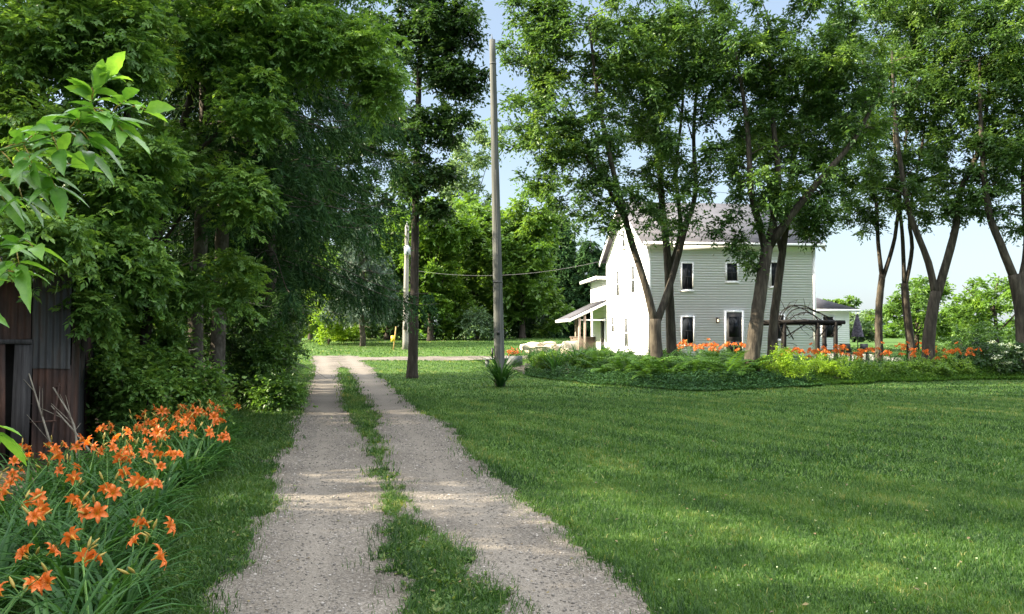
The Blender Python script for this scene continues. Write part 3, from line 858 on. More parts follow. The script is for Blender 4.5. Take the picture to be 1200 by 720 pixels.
# --- spruces on the left
def spruce(name, label, x, y, h, R, z0, lean=(0, 0), n_twig=16, mat='needle', bark='bark_spruce', dead=12, tr=.16, droop=.55, sag=.5, dens=1.0, tl=.45, nl=.13, nw=.028):
    base = np.array([x, y, Hf(x, y) - .05])
    e = empty(name, base, label, 'tree', 'spruces by the drive' if mat == 'needle' else None)
    tb = MB()
    P = np.array([base + np.array([lean[0] * t, lean[1] * t, h * t]) for t in np.linspace(0, 1, 14)])
    P[1:-1, :2] += rng.normal(size=(12, 2)) * .03
    tb.tube(P, tr * (1 - np.linspace(0, 1, 14)) ** .8 + .015, 10, lump=.08)
    for k in range(dead):
        z = .6 + (z0 + .8) * rng.random(); a = rng.random() * 6.28; L = .5 + 1.3 * rng.random()
        p = base + np.array([lean[0] * z / h, lean[1] * z / h, z]); d = np.array([math.cos(a), math.sin(a), -.15 + .3 * rng.random()])
        Q = np.array([p + d * L * t + np.array([0, 0, -.25 * L * t * t]) for t in np.linspace(0, 1, 5)]) + rng.normal(size=(5, 3)) * .02
        db = MB(); db.tube(Q, np.linspace(.016, .004, 5), 4); db.build('dead_branch', M['deadwood'], e, True, base)
    TP, TD, TL = [], [], []
    z = z0
    while z < h - .3:
        f = (z - z0) / (h - z0)
        Lm = R * (1 - f) ** .75 + .15
        for q in range(6):
            a = rng.random() * 6.28; L = Lm * (.65 + .5 * rng.random())
            zz = z + (rng.random() - .5) * .35
            p = base + np.array([lean[0] * zz / h, lean[1] * zz / h, zz]); d = np.array([math.cos(a), math.sin(a), 0])
            s = np.linspace(0, 1, 9)
            Q = p + d * (L * s)[:, None] + np.array([0, 0, 1.]) * (L * (.12 * s - droop * s ** 1.6 + .30 * s ** 4))[:, None]
            tb.tube(Q, np.linspace(.017, .004, 9), 4, cap=False)
            m = max(4, int(L * n_twig * dens * 1.0))
            t = .12 + .88 * rng.random(m)
            PP = np.stack([np.interp(t, s, Q[:, i]) for i in range(3)], -1)
            sd = np.array([-d[1], d[0], 0]) * np.where(rng.random(m) < .5, 1, -1)[:, None]
            DD = d * .55 + sd * (.35 + .6 * rng.random(m))[:, None] + np.array([0, 0, -1.]) * (sag + .7 * rng.random(m))[:, None]
            TP.append(PP); TD.append(DD / np.linalg.norm(DD, axis=1)[:, None]); TL.append(tl * (.5 + .9 * rng.random(m)) * (1.15 - .5 * t))
        z += .34
    TP, TD, TL = np.concatenate(TP), np.concatenate(TD), np.concatenate(TL)
    lb = MB(); k = 15
    n = len(TP)
    s = (np.arange(k) + .5) / k
    ctint = .25 + .5 * rng.random(n)
    PP = TP[:, None] + TD[:, None] * (TL[:, None] * s)[..., None]; PP[..., 2] -= (.25 * TL[:, None] * s ** 2)
    R3 = rng.normal(size=PP.shape) * .5
    DD = TD[:, None] + R3
    T = ctint[:, None] + .25 * s + (rng.random((n, k)) - .5) * .2
    leaf_quads(lb, PP.reshape(-1, 3), DD.reshape(-1, 3), unit(n * k), nl * (.7 + .6 * rng.random(n * k)) * np.repeat(TL / tl, k) ** .3, nw, T.ravel(), 0, .5)
    tb.build('trunk', M[bark], e, True, base)
    lb.build('crown', M[mat], e, False, base)
    return e


spruce('spruce_tree', 'spruce with a bare grey trunk, left one of the twin trunks behind the orange lilies', -5.87, 14.2, 14.5, 3.0, 4.4, (.35, 0), 13, tr=.13)
spruce('spruce_tree', 'spruce with a bare grey trunk, right one of the twin trunks behind the orange lilies', -5.72, 14.9, 15.5, 3.3, 4.2, (.3, .2), 14, tr=.135)
spruce('spruce_tree', 'big dark spruce with hanging boughs over the left side of the drive', -5.9, 18.6, 16.5, 4.1, 3.4, (.2, 0), 17, dens=1.2, sag=.8, tl=.65, nl=.15, droop=.7)
spruce('spruce_tree', 'dark spruce further along the drive, behind the big hanging one', -7.6, 21.6, 13, 2.6, 2.8, (0, 0), 14)

BOX = dict(leafmat=M['leaf_box'], barkmat=M['bark_dark'])
b = based(10.6, 80, 520)
tree('boxelder_tree', 'leafy boxelder with a thin dark leaning trunk at the shed corner', b,
     [limb(10.6, b, [(83, 480), (92, 420), (98, 385), (114, 335), (133, 250), (150, 130), (165, 0), (170, -120)], .085, .03),
      limb(10.6, None, [(100, 380), (90, 300), (60, 200), (40, 100)], .045, .02)],
     [pixblob(15, 130, 11, 45, 70, 14), pixblob(50, 50, 10.2, 70, 60, 22), pixblob(130, 60, 10.4, 75, 60, 26), pixblob(90, 160, 10, 70, 50, 22), pixblob(40, 210, 10, 50, 40, 12), pixblob(150, 200, 10.2, 50, 50, 16),
      pixblob(110, 290, 10.2, 55, 38, 16), pixblob(50, 275, 9.0, 45, 26, 9), pixblob(105, 350, 10.0, 26, 40, 8), pixblob(160, 310, 10.4, 40, 30, 8), pixblob(110, -60, 10.4, 120, 60, 34), pixblob(105, 250, 11.5, 70, 60, 18)],
     rad=.45, twigs=12, lpt=7, ll=.085, lw=.042, more=1.35, compound=5, droop=.35, tint0=.5, tip=.006, **BOX)
b = based(12.6, 160, 492)
tree('boxelder_tree', 'boxelder reaching its sprays in front of the twin spruce trunks', b,
     [limb(12.6, b, [(163, 460), (172, 380), (180, 300), (205, 180), (240, 60), (270, -60)], .1, .04),
      limb(12.6, None, [(190, 240), (240, 170), (300, 120), (360, 60)], .055, .015),
      limb(12.6, None, [(182, 300), (215, 250), (255, 215), (285, 240)], .03, .01)],
     [pixblob(230, 40, 12.4, 80, 55, 26), pixblob(320, 40, 12.2, 70, 50, 24), pixblob(400, 45, 12.6, 60, 40, 18), pixblob(300, 130, 12, 40, 45, 12), pixblob(285, 225, 11.8, 35, 45, 10), pixblob(200, 180, 12.3, 50, 55, 16),
      pixblob(210, 345, 12.5, 40, 30, 10), pixblob(190, 420, 12.8, 35, 40, 8), pixblob(300, -50, 12.5, 150, 50, 40), pixblob(445, 105, 12.8, 36, 30, 8), pixblob(150, 340, 12.6, 45, 45, 12), pixblob(140, 440, 12.8, 45, 40, 10), pixblob(270, 330, 13, 30, 35, 8)],
     rad=.43, twigs=12, lpt=7, ll=.08, lw=.04, more=1.5, compound=5, droop=.35, tint0=.55, tip=.006, **BOX)


def shrub(name, label, x, y, h, r, mat, n=26, rad=.35, twigs=12, lpt=7, ll=.08, lw=.045, tint0=.42, cat='shrub', group=None, low=.25, compound=0, ry=None):
    base = np.array([x, y, Hf(x, y) - .03])
    C = blob_points([((x, y, base[2] + h * (.5 + low / 2)), (r, ry or r, h * (.5 - low / 2)), n)])
    e = empty(name, base, label, cat, group)
    sb = MB()
    limbs = []
    for k in range(4):
        a = k * 1.57 + rng.random(); d = np.array([math.cos(a), math.sin(a), 0]) * r * .4
        limbs.append((np.array([base, base + d * .5 + (0, 0, h * .3), base + d + (0, 0, h * .65)]), .012 + .008 * h, .008))
    skeleton(limbs, C, sb, .005, 5, .25, .03)
    sb.build('stems', M['bark_dark'], e, True, base).name = 'stem'
    lb = MB(); foliage(lb, C, rad * (.75 + .5 * rng.random(n)), twigs, lpt, ll, lw, .8, .25, tint0, .2, compound)
    lb.build('foliage', mat, e, False, base)
    return e


# undergrowth along the left edge, near to far
UG = 'wild shrubs under the left hand trees'
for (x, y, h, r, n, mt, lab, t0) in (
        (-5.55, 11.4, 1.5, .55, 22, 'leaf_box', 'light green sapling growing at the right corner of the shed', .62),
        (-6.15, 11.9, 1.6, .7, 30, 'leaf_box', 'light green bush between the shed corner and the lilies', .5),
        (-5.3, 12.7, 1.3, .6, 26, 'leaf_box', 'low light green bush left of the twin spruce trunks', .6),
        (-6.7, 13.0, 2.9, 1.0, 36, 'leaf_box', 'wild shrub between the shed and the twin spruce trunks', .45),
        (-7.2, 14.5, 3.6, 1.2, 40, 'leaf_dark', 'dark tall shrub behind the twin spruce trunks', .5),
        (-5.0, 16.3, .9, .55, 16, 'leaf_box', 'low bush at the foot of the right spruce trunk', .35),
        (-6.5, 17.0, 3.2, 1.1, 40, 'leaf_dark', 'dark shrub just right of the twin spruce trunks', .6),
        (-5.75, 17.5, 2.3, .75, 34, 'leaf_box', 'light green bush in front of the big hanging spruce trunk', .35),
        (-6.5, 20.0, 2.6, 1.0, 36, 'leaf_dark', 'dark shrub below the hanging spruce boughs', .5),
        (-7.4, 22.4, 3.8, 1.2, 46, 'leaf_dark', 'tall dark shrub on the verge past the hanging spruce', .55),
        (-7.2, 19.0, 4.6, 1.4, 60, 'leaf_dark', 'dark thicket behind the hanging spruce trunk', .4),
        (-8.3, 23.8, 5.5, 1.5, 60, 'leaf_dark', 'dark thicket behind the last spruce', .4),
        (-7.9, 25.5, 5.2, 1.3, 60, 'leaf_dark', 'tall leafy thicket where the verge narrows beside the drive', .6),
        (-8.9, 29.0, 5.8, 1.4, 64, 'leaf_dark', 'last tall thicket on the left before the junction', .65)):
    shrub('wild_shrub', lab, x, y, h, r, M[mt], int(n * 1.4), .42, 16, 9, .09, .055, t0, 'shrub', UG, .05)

# second row behind: the hedgerow that shades the drive and the lawn
def row_tree(name, label, x, y, h, r, z0, mat, n=90, group=None, tint0=.4, ll=.2, lw=.12, rad=.7, twigs=13, lpt=8, bark='bark_dark', cat='tree', tr=.2, lobes=5, droop=.2):
    base = np.array([x, y, Hf(x, y) - .05])
    zc = base[2] + (z0 + h) / 2; hz = (h - z0) / 2
    blobs = [((x, y, zc), (r * .72, r * .72, hz * .9), int(n * .4))]
    for k in range(lobes):
        a = k * 6.283 / lobes + rng.random() * .8; q = .35 + .5 * rng.random(); zz = zc + hz * (-.7 + 1.35 * (k + rng.random()) / lobes)
        blobs.append(((x + math.cos(a) * r * q, y + math.sin(a) * r * q, zz), (r * .55, r * .55, hz * .34), int(n * .6 / lobes)))
    top = base + np.array([r * .1, 0, h * .9])
    limbs = [(np.array([base, base + (0.05, 0, h * .3), base + (0, .1, h * .6), top]), tr, .03)]
    for k in range(3):
        a = rng.random() * 6.28; s = base + np.array([.03, .03, h * (.25 + .12 * k)])
        limbs.append((np.array([s, s + (math.cos(a) * r * .3, math.sin(a) * r * .3, h * .15), s + (math.cos(a) * r * .6, math.sin(a) * r * .6, h * .32)]), tr * .45, .02))
    return tree(name, label, base, limbs, blobs, M[mat], M[bark], rad, twigs, lpt, ll, lw, cat, group, .75, droop, tint0, .2)


HR = 'hedgerow trees behind the shed and spruces'
for (x, y, h, r, z0, n, lab) in ((-12.5, 12.0, 13.5, 3.2, .5, 120, 'dense hedgerow tree behind the rusty shed'),
                                 (-11.5, 17.5, 14.0, 3.2, .5, 120, 'dense hedgerow tree behind the twin spruce trunks'),
                                 (-11.8, 27.0, 11.0, 2.8, .4, 110, 'dense hedgerow tree behind the thicket beside the drive'),
                                 (-9.6, 7.4, 13.5, 3.2, 2.5, 150, 'tall boxelder over the shed roof at the left edge')):
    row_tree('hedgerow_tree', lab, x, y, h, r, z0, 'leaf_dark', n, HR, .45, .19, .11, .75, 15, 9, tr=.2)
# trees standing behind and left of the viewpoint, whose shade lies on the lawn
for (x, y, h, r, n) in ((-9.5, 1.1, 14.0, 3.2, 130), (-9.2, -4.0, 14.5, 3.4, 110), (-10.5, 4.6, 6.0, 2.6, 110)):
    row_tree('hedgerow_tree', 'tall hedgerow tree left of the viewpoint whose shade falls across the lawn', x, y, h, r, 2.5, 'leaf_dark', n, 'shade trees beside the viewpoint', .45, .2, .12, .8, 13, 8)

# --- trees at the back of the yard
BK = 'trees along the back of the yard'
for (px, py_top, D, r, n, mt, t0, lab, nm, z0) in (
        (505, 212, 60, 3.8, 110, 'leaf_lime', .30, 'bright round maple at the back, just right of the lone dark trunk', 'maple_tree', .6),
        (560, 222, 66, 4.2, 110, 'leaf_back', .55, 'maple at the back directly behind the tall bare pole', 'maple_tree', .5),
        (612, 222, 63, 4.2, 120, 'leaf_back', .6, 'broad maple at the back between the pole and the house porch', 'maple_tree', .4),
        (455, 255, 62, 3.4, 90, 'leaf_back', .5, 'leafy tree at the back left of the lone dark trunk', 'maple_tree', .5),
        (402, 290, 66, 3.6, 90, 'leaf_back', .6, 'tree at the end of the drive behind the scraggly conifer', 'maple_tree', .5),
        (365, 270, 74, 4.5, 90, 'leaf_back', .45, 'tree far down the drive at its left side', 'maple_tree', .5),
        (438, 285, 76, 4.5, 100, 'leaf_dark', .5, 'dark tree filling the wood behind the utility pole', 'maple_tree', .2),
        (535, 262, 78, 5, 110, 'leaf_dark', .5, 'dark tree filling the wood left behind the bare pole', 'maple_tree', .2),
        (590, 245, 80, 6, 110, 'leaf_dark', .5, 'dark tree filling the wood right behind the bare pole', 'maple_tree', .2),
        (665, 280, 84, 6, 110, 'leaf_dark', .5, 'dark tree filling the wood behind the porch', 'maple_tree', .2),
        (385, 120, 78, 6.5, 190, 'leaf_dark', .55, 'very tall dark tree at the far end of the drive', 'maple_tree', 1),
        (448, 200, 82, 5.0, 130, 'leaf_dark', .5, 'tall dark tree behind the lone dark trunk', 'maple_tree', 1),
        (340, 300, 90, 7, 110, 'leaf_back', .4, 'large tree closing the far left end of the drive', 'maple_tree', .2),
        (545, 135, 96, 5.0, 90, 'leaf_pale', .5, 'tall pale silvery poplar rising behind the back maples', 'poplar_tree', 8)):
    p = W(px, py_top, D); x, y = p[0], p[1]
    row_tree(nm, lab, x, y, p[2] - Hf(x, y), r, z0, mt, int(n * 1.5), BK, t0, .34, .22, 1.0, 17, 9, tr=.25)
for (px, py_top, D, R, lab) in ((656, 250, 72, 3.0, 'dark pointed spruce at the back left of the porch'), (632, 262, 78, 2.8, 'slim dark spruce at the back, left of the pointed one'), (692, 282, 70, 3.6, 'blue grey spruce at the back right beside the porch roof')):
    p = W(px, py_top, D)
    spruce('spruce_tree', lab, p[0], p[1], p[2] - .8, R, .6, (0, 0), 14, 'needle_grey' if px == 697 else 'needle', dead=2, droop=.3, tl=.8, nl=.32, nw=.11, dens=.8, sag=.3)
p = W(426, 262, 54)
spruce('spruce_tree', 'scraggly grey green spruce with a bare lower trunk at the end of the drive', p[0], p[1], p[2] - .5, 3.2, 2.4, (0, 0), 12, 'needle_grey', dead=8, droop=.35, tl=.7, nl=.22, nw=.06, dens=.8, sag=.35, tr=.2)
for (px, D, h, r, mt, t0, lab) in ((560, 60, 2.6, 1.8, 'leaf_pale', .2, 'pale flowering bush at the wood edge behind the pole'), (385, 56, 3.6, 1.6, 'leaf_chartreuse', .35, 'sunlit yellow green bush at the far end of the drive'), (352, 60, 4.4, 1.8, 'leaf_chartreuse', .2, 'sunlit sapling left of the far end of the drive'),
                                   (520, 64, 2.8, 2.2, 'leaf_dark', .4, 'dark bush in the wood edge right of the utility pole'), (620, 66, 2.6, 2.4, 'leaf_dark', .4, 'dark bush at the wood edge left of the porch'), (455, 62, 3.0, 2.4, 'leaf_dark', .4, 'dark bush behind the yellow sign'), (405, 60, 1.2, 1.3, 'leaf_chartreuse', .4, 'low sunlit bush by the scraggly conifer'), (570, 70, 3.2, 2.6, 'leaf_dark', .4, 'dark bush in shadow under the back maples'), (480, 70, 3.4, 2.6, 'leaf_dark', .35, 'dark bush in shadow left of the back maples')):
    p = W(px, 400, D)
    shrub('wild_shrub', lab, p[0], p[1], h, r, M[mt], 46, .6, 12, 7, .2, .12, t0, 'shrub', 'bushes at the wood edge', .05)
# --- right background
for (px, py_top, D, r, mt, t0, lab) in ((1072, 318, 50, 3.0, 'leaf_back', .5, 'bright young tree behind the right trunk group'), (1165, 312, 44, 2.7, 'leaf_lime', .35, 'yellow green tree near the right edge beyond the bed'),
                                        (1125, 345, 56, 2.6, 'leaf_back', .55, 'smaller green tree between the two right background trees'), (1000, 366, 100, 3.4, 'leaf_pale', .6, 'small pale round tree far off beside the closed umbrella'), (975, 346, 150, 4, 'leaf_back', .6, 'distant treetop above the garage roof')):
    p = W(px, py_top, D)
    row_tree('field_tree', lab, p[0], p[1], p[2] - Hf(p[0], p[1]), r, .3, mt, 70, 'trees beyond the garden on the right', t0, .22 * D / 50, .14 * D / 50, .7 * r / 3, 14, 9, tr=.16)


def distant_woods():
    mb = MB(); C = []
    for k in range(420):
        a = -.9 + 1.9 * k / 420 + rng.random() * .01; R = 330 + 60 * rng.random()
        hgt = 3 + 7 * fbm(np.array(k * .05), np.array(.3), 7)
        C.append((math.sin(a) * R, math.cos(a) * R, hgt * rng.random()))
    foliage(mb, np.array(C), 4.5, 12, 6, 2.4, 1.6, .7, .2, .5, .25)
    tag(mb.build('distant_woods', M['leaf_back']), 'far off line of woods along the horizon beyond the fields', 'woods', kind='stuff')


distant_woods()

# ------------------------------------------------------------------ near branch at the left edge
def near_sapling():
    base = np.array([-2.75, 2.7, Hf(-2.75, 2.7)])
    e = empty('boxelder_sapling', base, 'young boxelder with large bright green leaves reaching in at the left edge', 'sapling')
    tb = MB(); lb = MB()
    D0 = 2.6
    tb.tube(smooth_path([base, base + (0.05, 0, .9), base + (.1, 0, 1.7), base + (.12, 0, 2.7), base + (.2, 0, 3.4)], .2), np.linspace(.03, .012, len(smooth_path([base, base + (0.05, 0, .9), base + (.1, 0, 1.7), base + (.12, 0, 2.7), base + (.2, 0, 3.4)], .2))), 8)
    def leaflet(p, d, L, wd, t):
        d = d / np.linalg.norm(d)
        up = np.array([.1, -.25, .9]) + rng.normal(size=3) * .5
        s = np.cross(d, up); s /= np.linalg.norm(s); u = np.cross(s, d)
        k = 9; prof = np.array([0, .50, .86, 1.0, .92, .82, .60, .30, 0])
        prof = prof * (1 + .10 * np.array([0, 0, 1, -1, 1, -1, 1, 0, 0]))
        sag = .12 + .45 * rng.random()
        tt = np.linspace(0, 1, k)
        mid = p + d * (L * tt)[:, None] - np.array([0, 0, 1.]) * (sag * L * tt ** 2)[:, None]
        w2 = (wd / 2 * prof)[:, None]
        V = np.concatenate([mid + s * w2 + u * w2 * .35, mid, mid - s * w2 + u * w2 * .35])
        q = []
        for i in range(k - 1):
            q += [(i, k + i, k + i + 1, i + 1), (k + i, 2 * k + i, 2 * k + i + 1, k + i + 1)]
        lb.add(V, None, q, np.clip(t + .08 * np.concatenate([np.zeros(k), np.ones(k), np.zeros(k)]), 0, 1))
    def compound(p, d, L, t):
        d = d / np.linalg.norm(d)
        pet = np.array([p, p + d * L * .5 - (0, 0, .01), p + d * L - (0, 0, .03)])
        tb.tube(pet, [.0025, .002, .0015], 4, .9)
        s = np.cross(d, [0, 0, 1.]); s /= np.linalg.norm(s) + 1e-9
        ll = .062 + .035 * rng.random()
        leaflet(pet[2], d + rng.normal(size=3) * .15, ll * 1.5, ll * .60, t)
        for sg in (1, -1):
            leaflet(pet[2] - d * .012, d * .55 + s * sg * .8 + rng.normal(size=3) * .12, ll * 1.3, ll * .48, t + .12 * rng.normal())
            if rng.random() < .6:
                leaflet(pet[1] + d * .01, d * .4 + s * sg * .9 + rng.normal(size=3) * .12, ll * 1.05, ll * .40, t)
    starts = base + np.array([.1, 0, 1.9])
    paths = [
        ([base + (.12, 0, 2.0), W(-30, 185, D0), W(40, 166, D0 - .05), W(100, 146, D0 - .08), W(155, 125, D0 - .1)], 10),
        ([base + (.1, 0, 1.75), W(-40, 230, D0 + .1), W(20, 215, D0 + .05), W(70, 190, D0)], 7),
        ([W(90, 150, D0 - .08), W(105, 125, D0 - .1), W(118, 98, D0 - .1)], 4),
        ([base + (.1, 0, 1.6), W(-50, 285, D0 + .1), W(-8, 290, D0 + .1), W(30, 282, D0)], 6),
        ([base + (.1, 0, 1.5), W(-60, 330, D0 + .1), W(-20, 330, D0), W(10, 318, D0)], 4),
        ([base + (.1, 0, 1.1), W(-60, 480, D0 - .2), W(-15, 486, D0 - .2)], 3),
    ]
    for P, n in paths:
        Q = smooth_path(P, .06); tb.tube(Q, np.linspace(.008, .0025, len(Q)), 5, .5)
        T = np.gradient(Q, axis=0)
        for k in range(n):
            i = int((.35 + .65 * (k + .5) / n) * (len(Q) - 1)); 
            for sg in (1, -1):
                sd = np.array([0.1 * rng.normal(), .5 * rng.normal(), sg * .9]); d = T[i] / np.linalg.norm(T[i]) * .75 + sd * .75
                compound(Q[i], d, .05 + .05 * rng.random(), .35 + .5 * rng.random())
        compound(Q[-1], T[-1], .05, .8)
    tb.build('stem', M['scape'], e, True, base)
    lb.build('foliage', M['leaf_young'], e, False, base)


near_sapling()

# ------------------------------------------------------------------ daylilies
def strap_leaf(mb, base, az, L, w, el, droop, t):
    k = 7; s = np.linspace(0, 1, k)
    d = np.array([math.cos(az), math.sin(az), 0]); sd = np.array([-d[1], d[0], 0])
    ang = el - droop * s ** 1.5
    dx = np.cumsum(np.cos(ang)) * L / k; dz = np.cumsum(np.sin(ang)) * L / k
    P = base + d * np.concatenate([[0], dx])[:k, None] + np.array([0, 0, 1.]) * np.concatenate([[0], dz])[:k, None]
    ww = (w / 2 * np.array([.8, 1, 1, .95, .8, .5, .04]))[:, None]
    V = np.concatenate([P + sd * ww + (0, 0, w * .18), P, P - sd * ww + (0, 0, w * .18)])
    q = []
    for i in range(k - 1): q += [(i, i + 1, k + i + 1, k + i), (k + i, k + i + 1, 2 * k + i + 1, 2 * k + i)]
    mb.add(V, None, q, np.clip(t + np.tile(.12 * s, 3), 0, 1))


def lily_leaves(nl, L, seed_w=.02, low=.85):
    mb = MB()
    for k in range(nl):
        a = rng.random() * 6.28; r = .05 * rng.random()
        strap_leaf(mb, np.array([math.cos(a) * r, math.sin(a) * r, -.02]), a + rng.normal() * .5, L * (.6 + .6 * rng.random()), seed_w * (.7 + .5 * rng.random()), low + .55 * rng.random(), 1.0 + 1.3 * rng.random(), .25 + .45 * rng.random())
    return mb


def flower_mb(sz=1.0, open_=1.0):
    mb = MB()
    for k in range(6):
        a = k * PI / 3; inner = k % 2
        m, c = 7, 5
        s = np.linspace(0, 1, m)
        r = (.006 + .070 * open_ * s ** 1.35) * sz; z = (.080 * s - .050 * open_ * s ** 3.2) * sz
        wd = (.011 + .026 * np.sin(PI * np.clip(s, 0, 1) ** 1.1) ** .8 * (1.25 if inner else .85)) * sz; wd[-1] = .002
        V = []
        for j in range(c):
            q = (j / (c - 1) - .5)
            ruff = .006 * sz * np.sin(s * 9 + q * 5 + k) * abs(q) * 2 * s
            V.append(np.stack([r * math.cos(a) - math.sin(a) * wd * q, r * math.sin(a) + math.cos(a) * wd * q, z + .018 * sz * (abs(q) * 2) ** 2 * s * (1 - s) * 2 + ruff], -1))
        V = np.concatenate(V)
        f = []
        for j in range(c - 1):
            for i in range(m - 1): f.append((j * m + i, j * m + i + 1, (j + 1) * m + i + 1, (j + 1) * m + i))
        t = np.concatenate([np.clip(s * .95 + .12 * (j == 2) * (s > .3) + .06 * rng.normal(), 0, 1) for j in range(c)])
        mb.add(V, None, f, t)
    # throat tube and stamens
    mb.tube(np.array([(0, 0, -.03), (0, 0, -.005), (0, 0, .012)]) * sz, np.array([.003, .0045, .010]) * sz, 6, .05, cap=False)
    for k in range(5):
        a = k * 1.257 + .4
        mb.tube(np.array([(0, 0, .01), (.012 * math.cos(a), .012 * math.sin(a), .05), (.02 * math.cos(a), .02 * math.sin(a), .066)]) * sz, .0012 * sz, 3, .1)
    return mb


def bare(mb, name, mat, smooth=False):
    o = mb.build(name, mat, None, smooth); me = o.data; bpy.data.objects.remove(o); return me


FLOWER = [bare(flower_mb(1, .9 + .2 * k), 'flower', M['petal'], True) for k in range(3)]
FLOWER_SMALL = []


def simple_flower():
    mb = MB()
    for k in range(6):
        a = k * PI / 3 + .2
        d = np.array([math.cos(a), math.sin(a), 0]); s = np.array([-d[1], d[0], 0])
        P = np.array([d * .008, d * .035 + s * .017 + (0, 0, .05), d * .085 + (0, 0, .05), d * .035 - s * .017 + (0, 0, .05)])
        mb.add(P, [(0, 1, 2), (0, 2, 3)], None, [.1, .6, .9, .6])
    return mb


FLOWER_S = bare(simple_flower(), 'flower', M['petal'])


def put(name, me, parent, loc, tilt, az, sc=1.0):
    o = bpy.data.objects.new(name, me); COL.objects.link(o); o.parent = parent
    o.matrix_local = Matrix.Translation(Vector([float(c) for c in loc])) @ Matrix.Rotation(az, 4, 'Z') @ Matrix.Rotation(tilt, 4, 'Y') @ Matrix.Scale(sc, 4)
    return o


def lily_template(nscape, small=False, nl=24, L=.75, hs=.9):
    e = empty('daylily', (0, 0, -50), 'orange daylily', 'flower')
    lily_leaves(nl, L, .024 if not small else .032).build('leaves', M['lily_leaf'], e)
    for k in range(nscape):
        sb = MB()
        a = rng.random() * 6.28; r = .12 + .22 * rng.random(); hh = hs * (.78 + .35 * rng.random())
        top = np.array([math.cos(a) * r, math.sin(a) * r, hh])
        Q = smooth_path([np.array([0, 0, 0.]), top * np.array([.35, .35, .55]), top], .12)
        sb.tube(Q, np.linspace(.005, .003, len(Q)) * (1.5 if small else 1), 5, .4)
        nf = 1 + int(rng.random() * (2.6 if small else 2.3))
        spots = []
        for q in range(nf + 2):
            b = rng.random() * 6.28; rr = .03 + .05 * rng.random()
            p = top + np.array([math.cos(b) * rr, math.sin(b) * rr, -.03 + .09 * rng.random()])
            sb.tube(np.array([top - (0, 0, .04), (top + p) / 2 - (0, 0, .01), p]), .0025, 4, .4)
            if q < nf: spots.append((p, b))
            else:
                d = p - top + np.array([0, 0, .05]); d /= np.linalg.norm(d)
                sb.tube(np.array([p, p + d * .02, p + d * .045, p + d * .065]), [.003, .008, .007, .002], 6, .85)
        sb.build('scape', M['scape'], e, True)
        for p, b in spots:
            put('flower', FLOWER_S if small else FLOWER[int(rng.random() * 3)], e, p, .55 + .7 * rng.random(), b, (1.15 if small else .72) * (.85 + .25 * rng.random()))
    return e


def spread_templates(templates, spots, labeler, group):
    used = set()
    for i, (x, y, ti, s, rz) in enumerate(spots):
        o = templates[ti] if ti not in used else copy_tree(templates[ti])
        used.add(ti)
        o.location = (x, y, Hf(x, y)); o.rotation_euler = (0, 0, rz); o.scale = (s, s, s)
        o['label'] = labeler(x, y); o['group'] = group(x, y) if callable(group) else group


def rndspots(n, fn, nt, smin=.85, smax=1.15, mind=.16):
    out = []
    tries = 0
    while len(out) < n and tries < 40000:
        tries += 1
        x, y = fn()
        if all((x - a) ** 2 + (y - b) ** 2 > mind ** 2 for a, b, *_ in out):
            out.append((x, y, int(rng.random() * nt), smin + (smax - smin) * rng.random(), rng.random() * 6.28))
    return out


FT = [lily_template(k, False, 34, .76, .53) for k in (0, 1, 1, 2, 2, 2, 1)]


def lily_edge(y): return -1.95 - .29 * (y - 4.0)


def front_spot():
    y = 2.9 + 8.6 * rng.random() ** .9; d = rng.random() ** .9 * (1.15 + .45 * (y < 8))
    return lily_edge(y) - d - .10, y


sp = rndspots(112, front_spot, 7, .85, 1.12, .2)
sp = [(x, y, (t if rng.random() < .8 else 0), s, rz) for x, y, t, s, rz in sp]
for t in range(7):
    if not any(q[2] == t for q in sp): sp[t] = (*sp[t][:2], t, *sp[t][3:])
spread_templates(FT, sp, lambda x, y: 'orange daylily in the nearest clump at the bottom left corner' if y < 5.2 else ('orange daylily in the middle of the clump right of the rusty shed' if y < 8 else 'orange daylily at the far end of the clump below the twin spruce trunks'),
                 lambda x, y: 'daylilies in the nearest clump' if y < 5.2 else ('daylilies beside the shed' if y < 8 else 'daylilies at the far end of the verge clump'))

BT = [lily_template(k, True, 22, 1.15, 1.0) for k in (1, 1, 2, 2)]


def bed_a(): return 6.9 + 3.0 * rng.random(), 31.6 + 2.2 * rng.random()
def bed_b(): return 10.3 + 7.2 * rng.random() ** 1.0, 27.6 + 3.6 * rng.random()


spB = [(x, y, t, s, r) for (x, y, t, s, r) in rndspots(36, bed_a, 4, .95, 1.15, .28)] + rndspots(84, bed_b, 4, .76, 1.15, .28)
spread_templates(BT, spB, lambda x, y: 'orange daylily in the patch below the house windows' if y > 31.9 else 'orange daylily in the long drift between the arbor and the right trunks',
                 lambda x, y: 'daylilies below the house windows' if y > 31.9 else 'daylilies in the long drift on the right')


shrub_later = []
# green strap clumps: pole foot and left end of the bed
def clump(label, x, y, nl, L, w, group=None, low=.75):
    e = empty('strap_leaf_clump', (x, y, Hf(x, y)), label, 'plant', group)
    lily_leaves(nl, L, w, low).build('leaves', M['lily_leaf'], e)
    return e


